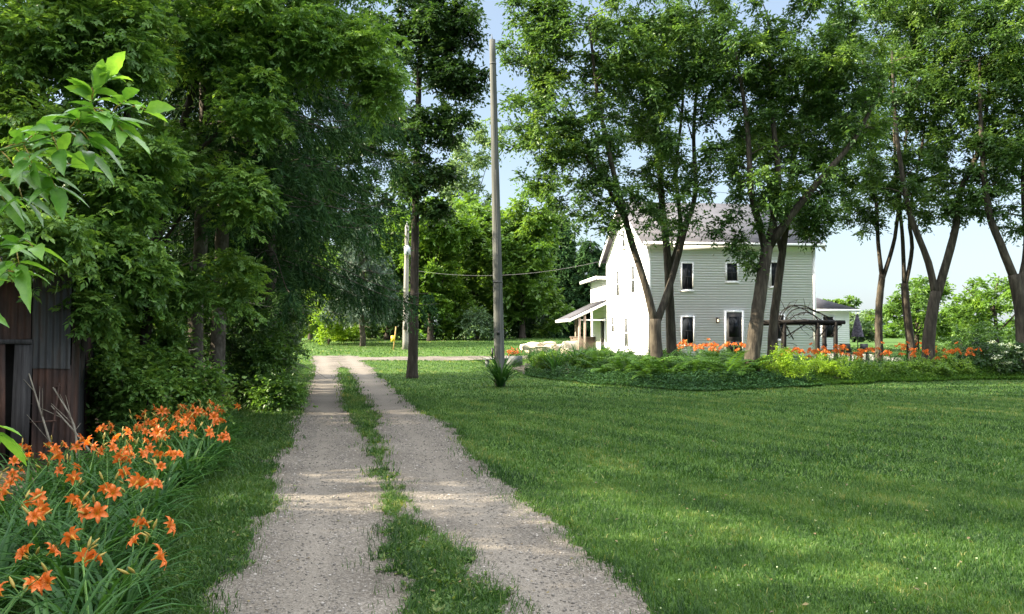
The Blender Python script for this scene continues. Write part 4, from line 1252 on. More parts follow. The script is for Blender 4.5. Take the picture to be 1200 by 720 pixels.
POLE = based(23.6, 586, 456)
clump('arching strap leaved clump at the foot of the tall bare pole', POLE[0] + .02, POLE[1] - .38, 150, 1.55, .036, None, .85)
for (x, y, h, r, lab) in ((1.3, 29.6, .9, .7, 'bright leafy clump at the far left end of the bed'), (2.6, 28.2, .95, .8, 'bright leafy clump left of the ferns'), (3.4, 30.4, 1.0, .8, 'bright leafy clump in front of the porch posts')):
    shrub_later.append((lab, x, y, h, r))
c0 = clump('green strap leaved clump in the left end of the bed', 1.6, 28.4, 70, 1.45, .04, 'leafy clumps at the left end of the bed', .95)
for k in range(19):
    c = copy_tree(c0); x = .9 + 4.6 * rng.random(); y = 28.6 + 5.5 * rng.random() - .55 * (x - .9); s = .8 + .4 * rng.random()
    c.location = (x, y, Hf(x, y)); c.rotation_euler.z = rng.random() * 6.28; c.scale = (s, s, s)


# ferns
def fern_template(nf=13, L=1.3):
    e = empty('fern', (0, 0, -50), 'fern', 'fern')
    mb = MB()
    for k in range(nf):
        a = k * 6.283 / nf + rng.normal() * .25; el = .95 + .45 * rng.random(); dr = 1.2 + .7 * rng.random(); l = L * (.7 + .5 * rng.random())
        m = 18; s = np.linspace(0, 1, m); ang = el - dr * s ** 1.4
        d = np.array([math.cos(a), math.sin(a), 0]); sd = np.array([-d[1], d[0], 0])
        P = d * (np.cumsum(np.cos(ang)) * l / m)[:, None] + np.array([0, 0, 1.]) * (np.cumsum(np.sin(ang)) * l / m)[:, None]
        T = np.gradient(P, axis=0); T /= np.linalg.norm(T, axis=1)[:, None]
        pl = .17 * l * np.sin(PI * np.clip(.12 + .88 * s, 0, 1)) ** .7 + .01
        for sg in (1, -1):
            nn = np.cross(T, sd); nn[:, 2] = np.abs(nn[:, 2])
            leaf_quads(mb, P[2:], (sd * sg + T * .35 - np.array([0, 0, .2]))[2:], nn[2:], pl[2:], .045 * l, .3 + .45 * rng.random() + .1 * rng.random(m - 2), .05)
        mb.tube(P[::3], .004, 3, .2, cap=False)
    mb.build('fronds', M['fern'], e).name = 'frond'
    return e


FE = [fern_template() for k in range(3)]


def fern_spot():
    x = 2.6 + 6.0 * rng.random(); y0 = np.interp(x, bed_front[:, 0], bed_front[:, 1]) + 1.3
    return x, y0 + (5.2) * rng.random()


spread_templates(FE, rndspots(64, fern_spot, 3, .75, 1.15, .42), lambda x, y: 'green fern in the shaded bed below the left house trees', 'ferns in the shaded bed')

# shrubs in the bed
shrub('bed_shrub', 'bright yellow green rounded shrub right of the thick sunlit trunk', 8.6, 24.5, 1.25, .78, M['leaf_chartreuse'], 80, .22, 11, 7, .06, .03, .5, low=.1)
shrub('bed_shrub', 'wide yellow green shrub in front of the arbor and lilies', 10.35, 25.5, 1.05, .9, M['leaf_chartreuse'], 80, .22, 11, 7, .06, .025, .55, low=.1)
shrub('bed_shrub', 'small green shrub between the two yellow green shrubs', 9.6, 26.4, .8, .5, M['fern'], 30, .2, 11, 7, .06, .03, .5, low=.1)
for (x, y, h, r, lab, t0) in ((12.2, 26.6, .75, .7, 'leafy green clump in front of the slim forked trunk', .5), (13.4, 26.9, .7, .7, 'leafy green clump in front of the twin stemmed trunk', .4), (14.7, 27.3, .8, .8, 'leafy green clump in front of the stout pale trunk', .5), (15.9, 27.8, .85, .75, 'pale green clump left of the white flowered shrub', .75),
                             (6.2, 31.5, .9, .9, 'dark leafy clump below the lower house window', .3), (8.6, 30.6, 1.0, .9, 'leafy clump in front of the dark house door', .4), (4.9, 34.6, .8, .8, 'leafy clump at the house corner below the sunlit wall', .35)):
    shrub('bed_shrub', lab, x, y, h, r, M['leaf_lime'] if y < 28 else M['fern'], 44, .22, 12, 8, .085, .035, t0 - .1, low=.05, group='leafy clumps along the bed')
for lab, x, y, h, r in shrub_later:
    shrub('bed_shrub', lab, x, y, h, r, M['leaf_lime'], 46, .24, 12, 8, .11, .035, .35, low=.05, group='leafy clumps along the bed')
shrub('flowering_shrub', 'dark green shrub with flat white flower heads near the right edge', 17.8, 28.3, 1.5, 1.25, M['leaf_dark'], 80, .28, 12, 7, .09, .055, .55, low=.05)
shrub('bed_shrub', 'tall leafy shrub behind the white flowered shrub at the right edge', 18.6, 30.4, 2.0, 1.5, M['leaf_box'], 80, .34, 12, 7, .1, .055, .45, low=.05)
shrub('bed_shrub', 'grassy pale shrub right of the orange drift', 16.6, 30.2, 1.25, .7, M['leaf_lime'], 44, .25, 11, 7, .1, .03, .2, low=.05)
shrub('bed_shrub', 'blue green shrub at the foot of the sunlit gable wall', 4.2, 36.9, .95, .7, M['leaf_blue'], 30, .22, 11, 7, .08, .04, .75, low=.05)
fs = [o for o in COL.objects if o.name.startswith('flowering_shrub')][0]
for k in range(16):
    mb = MB()
    a = PI + .3 + 2.6 * rng.random(); q = .75 + .3 * rng.random(); zz = .5 + .95 * rng.random()
    c = np.array([math.cos(a) * 1.2 * q, math.sin(a) * 1.2 * q, zz])
    P = c + rng.normal(size=(26, 3)) * np.array([.06, .06, .018])
    leaf_quads(mb, P, unit(26), np.tile([0, 0, 1.], (26, 1)), .06, .05, rng.random(26))
    mb.build('blossom', M['petal_white'], fs)


def ground_cover():
    n = 26000
    x = .5 + 9.2 * rng.random(n); yf = np.interp(x, bed_front[:, 0], bed_front[:, 1])
    y = yf + .45 * (fbm(x * .9, x * 0 + 3, 55, 4) - .5) * 2 + (1.9 * rng.random(n)) ** 1.0 * (.35 + .65 * sstep(.3, 3, x) * sstep(9.8, 7, x)) - .25
    z = H(x, y) + .02 + (.02 + .38 * rng.random(n)) * (.35 + 1.2 * fbm(x * 1.6, y * 1.6, 33)) * (.12 + .88 * sstep(-.3, .65, y - yf))
    a = rng.random(n) * 6.28
    D = np.stack([np.cos(a), np.sin(a), .3 + .4 * rng.random(n)], -1)
    mb = MB(); leaf_quads(mb, np.stack([x, y, z], -1), D, np.array([0, 0, 1.]) + rng.normal(size=(n, 3)) * .3, .05 + .05 * rng.random(n), .03 + .025 * rng.random(n), .25 + .6 * rng.random(n))
    n = 14000
    x = 9.3 + 9.8 * rng.random(n); yf = np.interp(x, bed_front[:, 0], bed_front[:, 1]); y = yf + .4 * (fbm(x * .9, x * 0 + 3, 56, 4) - .5) * 2 + 1.1 * rng.random(n) - .25
    z = H(x, y) + .02 + (.02 + .42 * rng.random(n)) * (.4 + 1.1 * fbm(x * 1.6, y * 1.6, 34)) * (.12 + .88 * sstep(-.3, .6, y - yf)); a = rng.random(n) * 6.28
    D = np.stack([np.cos(a), np.sin(a), .5 + .7 * rng.random(n)], -1)
    mb2 = MB(); leaf_quads(mb2, np.stack([x, y, z], -1), D, np.array([0, 0, 1.]) + rng.normal(size=(n, 3)) * .3, .07 + .06 * rng.random(n), .025 + .02 * rng.random(n), .3 + .6 * rng.random(n))
    tag(mb.build('ground_cover', M['leaf_blue']), 'low blue green ground cover edging the shaded bed', 'ground cover', kind='stuff')
    tag(mb2.build('bed_greenery', M['fern']), 'low mixed greenery along the sunny front edge of the bed', 'ground cover', kind='stuff')


ground_cover()

# ------------------------------------------------------------------ house
HZ = Hf(6.6, 37) - .02
HR_ = math.radians(6)
house = empty('farmhouse', (6.58, 37, HZ), 'two storey white clapboard farmhouse with grey shingle roof behind the trees', 'house', rz=HR_)
HW, HL = 8.41, 8.7
EAVE = 6.12 - HZ; RIDGE = 8.70 - HZ


def fx(px):
    u = (px - 600) / 900; return (37 * u - 6.58) / (.9945 - .1045 * u)


def fz(py, w):
    return 1.6 + (393 - py) / 900 * (37 + .1045 * w) - HZ


def clap(mb, p0, p1, nrm, z0, z1, clip=None, ex=.125):
    """lap siding courses from z0 to z1 between plan points p0 and p1; clip(z) gives the visible fraction range"""
    p0 = np.array(p0, float); p1 = np.array(p1, float); nrm = np.array(nrm, float)
    n = int(math.ceil((z1 - z0) / ex))
    for k in range(n):
        a = z0 + k * ex; b = min(z1, a + ex)
        f0, f1 = clip(a) if clip else (0, 1); g0, g1 = clip(b) if clip else (0, 1)
        if f1 - f0 < .01: continue
        A, B = p0 + (p1 - p0) * f0, p0 + (p1 - p0) * f1; Cc, Dd = p0 + (p1 - p0) * g1, p0 + (p1 - p0) * g0
        o = nrm * .021; i = nrm * .004
        V = [(*(A + o), a), (*(B + o), a), (*(Cc + i), b), (*(Dd + i), b), (*(A + i * 0), a), (*(B + i * 0), a)]
        mb.add(V, None, [(0, 1, 2, 3), (4, 5, 1, 0)])


wb = MB()
clap(wb, (0, 0), (HW, 0), (0, -1), .35, EAVE - .38)
wb.build('front_wall', M['siding'], house)
wb = MB()
def gable_clip(z):
    if z <= EAVE - .02: return (0, 1)
    f = (z - EAVE) / (RIDGE - EAVE) * .5
    return (f, 1 - f)
clap(wb, (0, HL), (0, 0), (-1, 0), .35, RIDGE - .1, gable_clip)
wb.build('gable_wall', M['siding'], house)
wb = MB()
clap(wb, (HW, 0), (HW, HL), (1, 0), .35, RIDGE - .1, gable_clip)
clap(wb, (HW, HL), (0, HL), (0, 1), .35, EAVE)
wb.build('rear_wall', M['siding'], house)
fb = MB(); fb.box((.03, .03, -.3), (HW - .03, HL - .03, .36)); fb.build('foundation', M['slab'], house)
tb = MB()
tb.box((.09, -.045, EAVE - .40), (HW - .09, -.002, EAVE - .02))
tb.build('frieze_board', M['siding'], house)
for (a, b_) in (((-.05, -.05), (.10, .10)), ((HW - .10, -.05), (HW + .05, .10)), ((-.05, HL - .1), (.1, HL + .05)), ((HW - .1, HL - .1), (HW + .05, HL + .05))):
    cb = MB(); cb.box((a[0], a[1], .33), (b_[0], b_[1], EAVE - .04)); cb.build('corner_trim', M['trim'], house)


def slab(mb, P, th):
    """P: four corners of the top face, in order; extruded down by th"""
    P = np.array(P, float); Q = P - np.array([0, 0, th])
    mb.add(np.vstack([P, Q]), None, [(0, 1, 2, 3), (7, 6, 5, 4), (0, 4, 5, 1), (1, 5, 6, 2), (2, 6, 7, 3), (3, 7, 4, 0)])


sl = (RIDGE - EAVE) / (HL / 2); oh, og = .42, .38
rb = MB()
slab(rb, [(-og, -oh, EAVE + .12 - sl * oh), (HW + og, -oh, EAVE + .12 - sl * oh), (HW + og, HL / 2, RIDGE + .12), (-og, HL / 2, RIDGE + .12)], .07)
slab(rb, [(-og, HL / 2 + .004, RIDGE + .12), (HW + og, HL / 2 + .004, RIDGE + .12), (HW + og, HL + oh, EAVE + .12 - sl * oh), (-og, HL + oh, EAVE + .12 - sl * oh)], .07)
roof = rb.build('roof', M['roof'], house)
for xx in (-og - .015, HW + og - .025):
    for sgn in (0, 1):
        y0 = -oh if sgn == 0 else HL + oh
        z0 = EAVE + .04 - sl * oh
        rk = MB()
        V = np.array([(xx, y0, z0), (xx + .04, y0, z0), (xx + .04, HL / 2, RIDGE + .04), (xx, HL / 2, RIDGE + .04)])
        W4 = V - np.array([0, 0, .22])
        rk.add(np.vstack([V, W4]), None, [(0, 1, 2, 3), (7, 6, 5, 4), (0, 4, 5, 1), (1, 5, 6, 2), (2, 6, 7, 3), (3, 7, 4, 0)])
        rk.build('rake_board', M['trim'], house)
sb_ = MB(); sb_.box((-og + .03, -oh + .01, EAVE - .17), (HW + og - .03, -.03, EAVE - .13)); sb_.box((-og + .03, -oh - .06, EAVE - .17), (HW + og - .03, -oh + .008, EAVE - .05))
sb_.build('gutter', M['trim'], house)


def window(name, axis_, c, z0, z1, w, muntin=(1, 1), pane='glass', dark=True, off=0.0):
    """axis_ 'f' front wall (c = local x) or 'g' left gable wall (c = local y)"""
    Mx = Matrix.Identity(4) if axis_ == 'f' else Matrix.Rotation(-PI / 2, 4, 'Z')
    tr = Matrix.Translation(Vector((c, -off, 0))) if axis_ == 'f' else Matrix.Translation(Vector((-off, c, 0)))
    T = tr @ Mx
    x0, x1 = -w / 2, w / 2; t = .06
    fb = MB()
    fb.box((x0 - t, -.065, z0 - .02), (x0, -.003, z1 + t), T); fb.box((x1, -.065, z0 - .02), (x1 + t, -.003, z1 + t), T)
    fb.box((x0, -.06, z1), (x1, -.003, z1 + t - .004), T); fb.box((x0 - t - .03, -.085, z0 - .08), (x1 + t + .03, -.003, z0 - .022), T)
    fb.box((x0, -.055, z0 - .02), (x1, -.003, z0 + .03), T)
    e = fb.build(name, M['trim'], house)
    pb = MB(); pb.box((x0 + .002, -.036, z0 + .031), (x1 - .002, -.031, z1 - .002), T); pb.build('pane', M[pane], e)
    mb = MB()
    zm = (z0 + z1) / 2
    mb.box((x0 + .001, -.046, zm - .022), (x1 - .001, -.037, zm + .022), T)
    for k in range(muntin[0]):
        xm = x0 + (k + 1) * w / (muntin[0] + 1)
        mb.box((xm - .011, -.043, z0 + .032), (xm + .011, -.037, zm - .023), T); mb.box((xm - .011, -.043, zm + .023), (xm + .011, -.037, z1 - .003), T)
    for s in (0, 1):
        mb.box((x0 + .001 + s * (w - .042), -.047, z0 + .032), (x0 + .041 + s * (w - .042), -.037, z1 - .003), T)
    mb.build('sash', M['black'] if dark else M['trim'], e)
    return e


for (a, b_, y0, y1, mu) in ((799.5, 811.5, 309, 340, (1, 1)), (852, 864, 309, 330, (1, 1)), (904, 913, 308, 336, (1, 1)), (799, 812, 372, 404, (1, 1)), (909.5, 918, 370, 398, (1, 1))):
    wv = fx(b_) - fx(a); cc = (fx(a) + fx(b_)) / 2
    window('window', 'f', cc, fz(y1, cc), fz(y0, cc), wv, mu)
def lz(py, L): return 1.6 + (393 - py) / 900 * (37 + .9945 * L) - HZ
window('window', 'g', 2.67, 3.76 - HZ, 5.15 - HZ, .72, (0, 0), 'pane_grey', False)
window('window', 'g', 5.94, 3.76 - HZ, 5.15 - HZ, .72, (0, 0), 'pane_grey', False)
window('window', 'g', 4.55, 6.35 - HZ, 7.25 - HZ, .6, (0, 0), 'pane_grey', False)
window('window', 'g', 7.15, 1.75 - HZ, 2.6 - HZ, .7, (0, 0), 'pane_grey', False)
window('window', 'g', 4.1, .75 - HZ + .2, 2.5 - HZ, .85, (0, 0), 'pane_grey', False)


def door(axis_, c, z0, z1, w, parent=house):
    Mx = Matrix.Identity(4) if axis_ == 'f' else Matrix.Rotation(-PI / 2, 4, 'Z')
    T = Matrix.Translation(Vector((c, 0, 0)) if axis_ == 'f' else Vector((0, c, 0))) @ Mx
    db = MB()
    db.box((-w / 2, -.06, z0), (w / 2, -.02, z1), T)
    for (a, b_, q, r) in ((-.36, -.04, .12, .55), (.04, .36, .12, .55)):
        db.box((w * a, -.072, z0 + (z1 - z0) * .08), (w * b_, -.0605, z0 + (z1 - z0) * .36), T)
    d = db.build('door', M['black'], parent)
    fb = MB(); t = .09
    fb.box((-w / 2 - t, -.07, z0), (-w / 2 - .002, -.003, z1 + t), T); fb.box((w / 2 + .002, -.07, z0), (w / 2 + t, -.003, z1 + t), T); fb.box((-w / 2 - .002, -.068, z1 + .002), (w / 2 + .002, -.003, z1 + t - .003), T)
    fb.build('door_frame', M['trim'] if axis_ == 'f' else M['trim'], d)
    gb = MB(); gb.box((-w * .34, -.066, z0 + (z1 - z0) * .45), (w * .34, -.0605, z1 - .2), T); gb.build('pane', M['glass'], d)
    hb = MB(); hb.tube([np.array(T @ Vector((w * .42, -.07, z0 + 1.0))), np.array(T @ Vector((w * .42, -.12, z0 + 1.0))), np.array(T @ Vector((w * .36, -.13, z0 + 1.0)))], .014, 8); hb.build('handle', M['galv'], d)
    return d


dc = (fx(850.5) + fx(869)) / 2
door('f', dc, .32, fz(366.5, dc), fx(869) - fx(850.5) - .02)
# wall lantern, lit, left of the front door
lx_, lz_ = fx(840), fz(376, 3.2)
lb = MB(); lb.box((lx_ - .05, -.05, lz_ - .10), (lx_ + .05, -.03, lz_ + .12)); lb.box((lx_ - .075, -.21, lz_ + .13), (lx_ + .075, -.05, lz_ + .155)); lb.box((lx_ - .06, -.195, lz_ - .12), (lx_ + .06, -.065, lz_ - .10))
for sx in (-.055, .047):
    for sy in (-.19, -.078): lb.box((lx_ + sx, sy, lz_ - .098), (lx_ + sx + .008, sy + .008, lz_ + .128))
lamp = lb.build('wall_lamp', M['black'], house)
bb = MB(); bb.tube([(lx_, -.13, lz_ - .06), (lx_, -.13, lz_ - .03), (lx_, -.13, lz_ + .03), (lx_, -.13, lz_ + .07)], [.015, .035, .035, .012], 10); bb.build('bulb', M['lamp'], lamp)

# rear wing with lower eave, and the side porch
WY0, WY1, WE = HL + .06, 13.2, 5.05 - HZ
wb = MB(); clap(wb, (0, WY1), (0, WY0), (-1, 0), .35, WE); clap(wb, (6, WY1), (0, WY1), (0, 1), .35, WE); wb.build('wing_wall', M['siding'], house)
wb = MB(); slab(wb, [(-.62, WY0 - .1, WE + .05), (6.2, WY0 - .1, WE + .55), (6.2, WY1 + .4, WE + .55), (-.62, WY1 + .4, WE + .05)], .1); wb.build('wing_roof', M['roof'], house)
wb = MB(); wb.box((-.70, WY0 - .14, WE - .12), (-.625, WY1 + .42, WE + .06)); wb.box((-.62, WY0 - .14, WE - .14), (-.01, WY0 - .105, WE + .04)); wb.build('wing_fascia', M['trim'], house)
cb = MB(); cb.box((-.05, WY1 - .02, .3), (.08, WY1 + .06, WE - .02)); cb.build('corner_trim', M['trim'], house)
door('g', 9.75, .25, 2.32, .95)
pr = MB(); slab(pr, [(-2.35, WY0 - .15, 2.60 - HZ), (-.01, WY0 - .15, 3.72 - HZ), (-.01, 13, 3.72 - HZ), (-2.35, 13, 2.60 - HZ)], .07); pr.build('porch_roof', M['roof'], house)
pr = MB()
V = np.array([(-2.35, WY0 - .19, 2.52 - HZ), (-.03, WY0 - .19, 3.63 - HZ), (-.03, WY0 - .155, 3.63 - HZ), (-2.35, WY0 - .155, 2.52 - HZ)])
slab(pr, V, .17)
pr.box((-2.42, WY0 - .2, 2.40 - HZ), (-2.355, 13.05, 2.56 - HZ)); pr.box((-1.75, WY0 - .0, 2.46 - HZ), (-.05, WY0 + .1, 2.54 - HZ))
pr.build('porch_fascia', M['trim'], house)
for (xx, yy) in ((-1.68, WY0 + .02), (-1.36, WY0 + .02), (-1.15, 12.6)):
    pb = MB(); pb.box((xx - .07, yy - .07, -.1), (xx + .07, yy + .07, 2.62 - HZ + (xx + 1.68) * .48)); pb.build('porch_post', M['post'], house)
pb = MB(); pb.box((-1.6, 11.9, -.2), (-.06, 12.1, 1.22)); pb.box((-1.65, 11.85, 1.221), (-.05, 12.15, 1.29)); pb.build('porch_wall', M['brick'], house)
pb = MB(); pb.box((-1.9, WY0 - .05, -.3), (-.06, 13, .16)); pb.build('porch_floor', M['slab'], house)

# garage beyond
p = W(957, 400, 50)
gx, gy = p[0] - 1.2, 49.0; gz = Hf(gx, gy)
gar = empty('garage', (gx, gy, gz), 'low outbuilding with dark hipped roof behind the right end of the house', 'garage', rz=math.radians(4))
ge = 3.25 - gz; gw = 3.0; gd = 6
g = MB(); clap(g, (0, 0), (gw, 0), (0, -1), .1, ge); clap(g, (gw, 0), (gw, gd), (1, 0), .1, ge); clap(g, (0, gd), (0, 0), (-1, 0), .1, ge); g.build('wall', M['siding'], gar)
g = MB(); o_ = .45
g.add([(-o_, -o_, ge), (gw + o_, -o_, ge), (gw + o_, gd + o_, ge), (-o_, gd + o_, ge), (.3, 1.5, ge + 1.15), (.3, gd - 1.5, ge + 1.15)], [(0, 1, 4), (2, 3, 5)], [(1, 2, 5, 4), (3, 0, 4, 5), (0, 3, 2, 1)])
g.build('roof', M['roof'], gar)
g = MB(); g.box((-o_, -o_ - .05, ge - .14), (gw + o_ + .05, -o_ - .003, ge - .004)); g.box((gw + o_ + .003, -o_, ge - .14), (gw + o_ + .05, gd + o_, ge - .004)); g.build('fascia', M['trim'], gar)
g = MB(); g.box((1.25, -.06, .9), (1.9, -.03, 2.2)); wn = g.build('window', M['glass'], gar)
g = MB(); g.box((1.15, -.07, .9), (1.245, -.01, 2.28)); g.box((1.905, -.07, .9), (2.0, -.01, 2.28)); g.box((1.245, -.07, 2.203), (1.905, -.01, 2.28)); g.build('frame', M['trim'], wn)

# ------------------------------------------------------------------ arbor
p = W(937, 400, 32)
ax, ay = p[0], 32.0; az = Hf(ax, ay)
arb = empty('garden_arbor', (ax, ay, az), 'rustic dark twig arbor with arched top in front of the house', 'arbor')
def A(px, py, dy=0): return W(px, py, 32 + dy) - np.array([ax, ay, az])
for (px, dy) in ((919, 0), (958, 0), (979, 0), (905, 1.5), (966, 1.5)):
    q = A(px, 378, dy); mb = MB(); mb.tube([np.array([q[0] + .03, q[1], -.1]), np.array([q[0] - .02, q[1], 1.0]), np.array([q[0], q[1], q[2] + .02])], [.11, .095, .09], 7, lump=.2); mb.build('post', M['twig'], arb)
for (a, b_, py, dy, r) in ((888, 990, 378, 0, .085), (892, 986, 379, 1.5, .06), (890, 986, 380.5, .1, .05)):
    q0, q1 = A(a, py, dy), A(b_, py, dy); mb = MB(); mb.tube([q0, (q0 + q1) / 2 + (0, 0, .03), q1], r, 7, lump=.25); mb.build('beam', M['twig'], arb)
for k in range(6):
    q0 = A(894 + k * 18, 376, -.1); q1 = A(894 + k * 18, 376.5, 1.7); mb = MB(); mb.tube([q0, (q0 + q1) / 2, q1], .03, 5, lump=.2); mb.build('rafter', M['twig'], arb)
for (a, t, b_, ht, dy) in ((911, 936, 974, 358, 0), (916, 940, 982, 361, .1), (909, 930, 962, 359, 1.4), (918, 945, 968, 366, .2)):
    Q = smooth_path([A(a, 410, dy), A(a + 1, 385, dy), A((a + t) / 2 - 3, ht + 6, dy), A(t, ht, dy), A((t + b_) / 2 + 4, ht + 8, dy), A(b_ - 1, 378, dy)], .12)
    Q = Q + rng.normal(size=Q.shape) * .012
    mb = MB(); mb.tube(Q, .024, 5); mb.build('arch', M['twig'], arb)
for k in range(26):
    a = A(912 + 66 * rng.random(), 362 + 44 * rng.random(), .2 * rng.normal()); L = .35 + .7 * rng.random(); an = rng.random() * PI
    d = np.array([math.cos(an), .2 * rng.normal(), math.sin(an)]) * L
    mb = MB(); mb.tube([a, a + d * .5 + rng.normal(size=3) * .05, a + d], [.014, .011, .005], 4); mb.build('twig', M['twig'], arb)
for (a, b_) in (((920, 395), (948, 378)), ((975, 378), (957, 398)), ((930, 398), (920, 380))):
    mb = MB(); mb.tube([A(*a), A(*b_)], .028, 5); mb.build('brace', M['twig'], arb)

# ------------------------------------------------------------------ patio things
p = W(1005, 400, 40); ux, uy = p[0], 40.0; uz = Hf(ux, uy) + .03
um = empty('patio_umbrella', (ux, uy, uz), 'closed dark patio umbrella standing on the patio right of the arbor', 'umbrella')
mb = MB(); mb.tube([(0, 0, .05), (0, 0, 2.35)], .022, 8); mb.build('pole', M['black'], um)
mb = MB(); n = 16
V = []
for (z, r) in ((2.42, .02), (2.2, .09), (1.9, .17), (1.5, .25), (1.22, .31)):
    for j in range(n): V.append((math.cos(j * 2 * PI / n) * r * (1 if j % 2 else .62), math.sin(j * 2 * PI / n) * r * (1 if j % 2 else .62), z))
q = [(i * n + j, i * n + (j + 1) % n, (i + 1) * n + (j + 1) % n, (i + 1) * n + j) for i in range(4) for j in range(n)]
mb.add(V, None, q); mb.build('canopy', M['umbrella'], um)
mb = MB(); mb.tube([(0, 0, 0), (0, 0, .06), (0, 0, .1)], [.26, .25, .05], 14); mb.build('base', M['black'], um)


def chair(px, D, rz, label):
    p = W(px, 400, D); e = empty('patio_chair', (p[0], p[1], Hf(p[0], p[1]) + .03), label, 'chair', 'dark patio chairs', rz)
    mb = MB(); mb.box((-.25, -.25, .40), (.25, .25, .45)); mb.build('seat', M['black'], e)
    mb = MB(); mb.box((-.25, .22, .46), (.25, .27, .88)); mb.build('backrest', M['black'], e)
    for sx in (-.22, .22):
        for sy in (-.22, .22):
            mb = MB(); mb.box((sx - .02, sy - .02, 0), (sx + .02, sy + .02, .398)); mb.build('leg', M['black'], e)
        mb = MB(); mb.box((sx - .025, -.24, .62), (sx + .025, .215, .65)); mb.box((sx - .02, -.23, .452), (sx + .02, -.19, .618)); mb.build('armrest', M['black'], e)


chair(991, 38.6, 2.6, 'dark patio chair left of the closed umbrella')
chair(1017, 38.8, .4, 'dark patio chair right of the closed umbrella')
tb_ = W(1003, 400, 38.9); e = empty('patio_table', (tb_[0], tb_[1], Hf(tb_[0], tb_[1]) + .03), 'low dark patio table in front of the closed umbrella', 'table')
mb = MB(); mb.box((-.45, -.3, .40), (.45, .3, .44)); mb.build('table_top', M['black'], e)
for sx in (-.4, .4):
    for sy in (-.25, .25):
        mb = MB(); mb.box((sx - .025, sy - .025, 0), (sx + .025, sy + .025, .398)); mb.build('leg', M['black'], e)

# ------------------------------------------------------------------ poles, sign, cable
top = W(577, 47, 23.6)
pole = empty('bare_pole', POLE, 'tall bare weathered pole rising from the lawn, leaning slightly left', 'pole')
mb = MB(); n = 24
Q = np.array([POLE + (top - POLE) * t for t in np.linspace(0, 1, n)]); mb.tube(Q, np.linspace(.168, .095, n), 14, lump=.04); mb.build('shaft', M['pole'], pole, True, POLE)
mb = MB(); c = POLE + (top - POLE) * .095; mb.box(c + (-.24, -.08, -.12), c + (-.18, .04, .18)); mb.build('meter_box', M['galv'], pole, False, POLE)
Qw = np.array([POLE + (top - POLE) * t + np.array([.02, -(.168 - .073 * t) - .004, 0]) for t in np.linspace(.02, .62, 20)]) + rng.normal(size=(20, 3)) * (.006, 0, 0)
mb = MB(); mb.tube(Qw, .006, 4); mb.build('ground_wire', M['wire'], pole, False, POLE)
c = POLE + (top - POLE) * .155; mb = MB(); mb.box(c + (-.05, -.172, -.06), c + (.03, -.160, .06)); mb.build('tag', M['galv'], pole, False, POLE)
for t_ in (.30, .93):
    c = POLE + (top - POLE) * t_; rr = .168 - .073 * t_ + .006
    mb = MB(); mb.tube([c + (0, 0, -.025), c + (0, 0, .025)], rr, 14); mb.build('band', M['wire'], pole, False, POLE)
mb = MB(); mb.tube([top + (0, 0, -.02), top + (-.02, 0, .18)], [.02, .008], 6); mb.build('pin', M['wire'], pole, False, POLE)

ub = based(50, 475, 412); ut = W(477, 264, 50)
up = empty('utility_pole', ub, 'pale grey utility pole with a white box, just left of the lone dark trunk', 'pole')
mb = MB(); Q = np.array([ub + (ut - ub) * t for t in np.linspace(0, 1, 14)]); mb.tube(Q, np.linspace(.2, .13, 14), 12, lump=.03); mb.build('shaft', M['pole_pale'], up, True, ub)
c = W(477.5, 294, 49.75); mb = MB(); mb.box(c + (-.2, -.12, -.28), c + (.2, .1, .28)); mb.box(c + (-.15, -.10, .281), c + (.15, .08, .34)); mb.build('equipment_box', M['white_box'], up, False, ub)
c = W(475, 383, 49.75); mb = MB(); mb.box(c + (-.12, -.08, -.2), c + (.12, .03, .2)); mb.tube([c + (0, -.08, .05), c + (0, -.16, .05)], .09, 12); mb.build('meter', M['galv'], up, False, ub)
mb = MB(); mb.tube([ut + (0, 0, -.05), ut + (0, 0, .25)], [.04, .02], 6); mb.build('insulator', M['white_box'], up, False, ub)

c1 = W(478, 316, 50); c2 = np.array([6.58 - .1045 * 8.4 - .35, 37 + 8.4, 6.0])
mb = MB(); t = np.linspace(0, 1, 24)[:, None]; Q = c1 + (c2 - c1) * t - np.array([0, 0, 1.]) * (4 * .62 * t * (1 - t)); mb.tube(Q, .013, 5)
cab = mb.build('overhead_cable', M['wire']); tag(cab, 'thin overhead cable sagging from the utility pole to the house gable', 'cable')

sb0 = based(50, 461, 412)
sg = empty('marker_sign', sb0, 'small yellow sign on a wooden stake left of the utility pole', 'sign')
mb = MB(); q = W(464, 383, 50); mb.tube([sb0, q], [.04, .032], 6); mb.build('stake', M['stake'], sg, False, sb0)
q = W(460.5, 397, 49.9); mb = MB(); mb.box(q + (-.13, -.01, -.19), q + (.13, .01, .19)); mb.build('sign_plate', M['yellow'], sg, False, sb0)

# ------------------------------------------------------------------ stones, slab, planter
def rock(mb, c, s):
    """a squared, chipped block"""
    g_ = np.array([(a, b, c_) for a in (-1, -.35, .35, 1) for b in (-1, -.35, .35, 1) for c_ in (-1, -.3, .3, 1)], float)
    nrm = np.linalg.norm(g_, axis=1, ord=11)[:, None]; V = g_ / nrm + .09 * rng.normal(size=(64, 3))
    ang = rng.random() * 6.28; ca, sa = math.cos(ang), math.sin(ang)
    V = V * np.array(s) / 2; V = V @ np.array([[ca, sa, 0], [-sa, ca, 0], [0, 0, 1]])
    idx = lambda i, j, k: i * 16 + j * 4 + k
    q = []
    for i in range(3):
        for j in range(3):
            for e0, flip in ((0, 0), (3, 1)):
                for f in (lambda a, b: idx(e0, a, b), lambda a, b: idx(a, e0, b), lambda a, b: idx(a, b, e0)):
                    q.append((f(i, j), f(i + 1, j), f(i + 1, j + 1), f(i, j + 1)))
    mb.add(V + np.array(c), None, q)


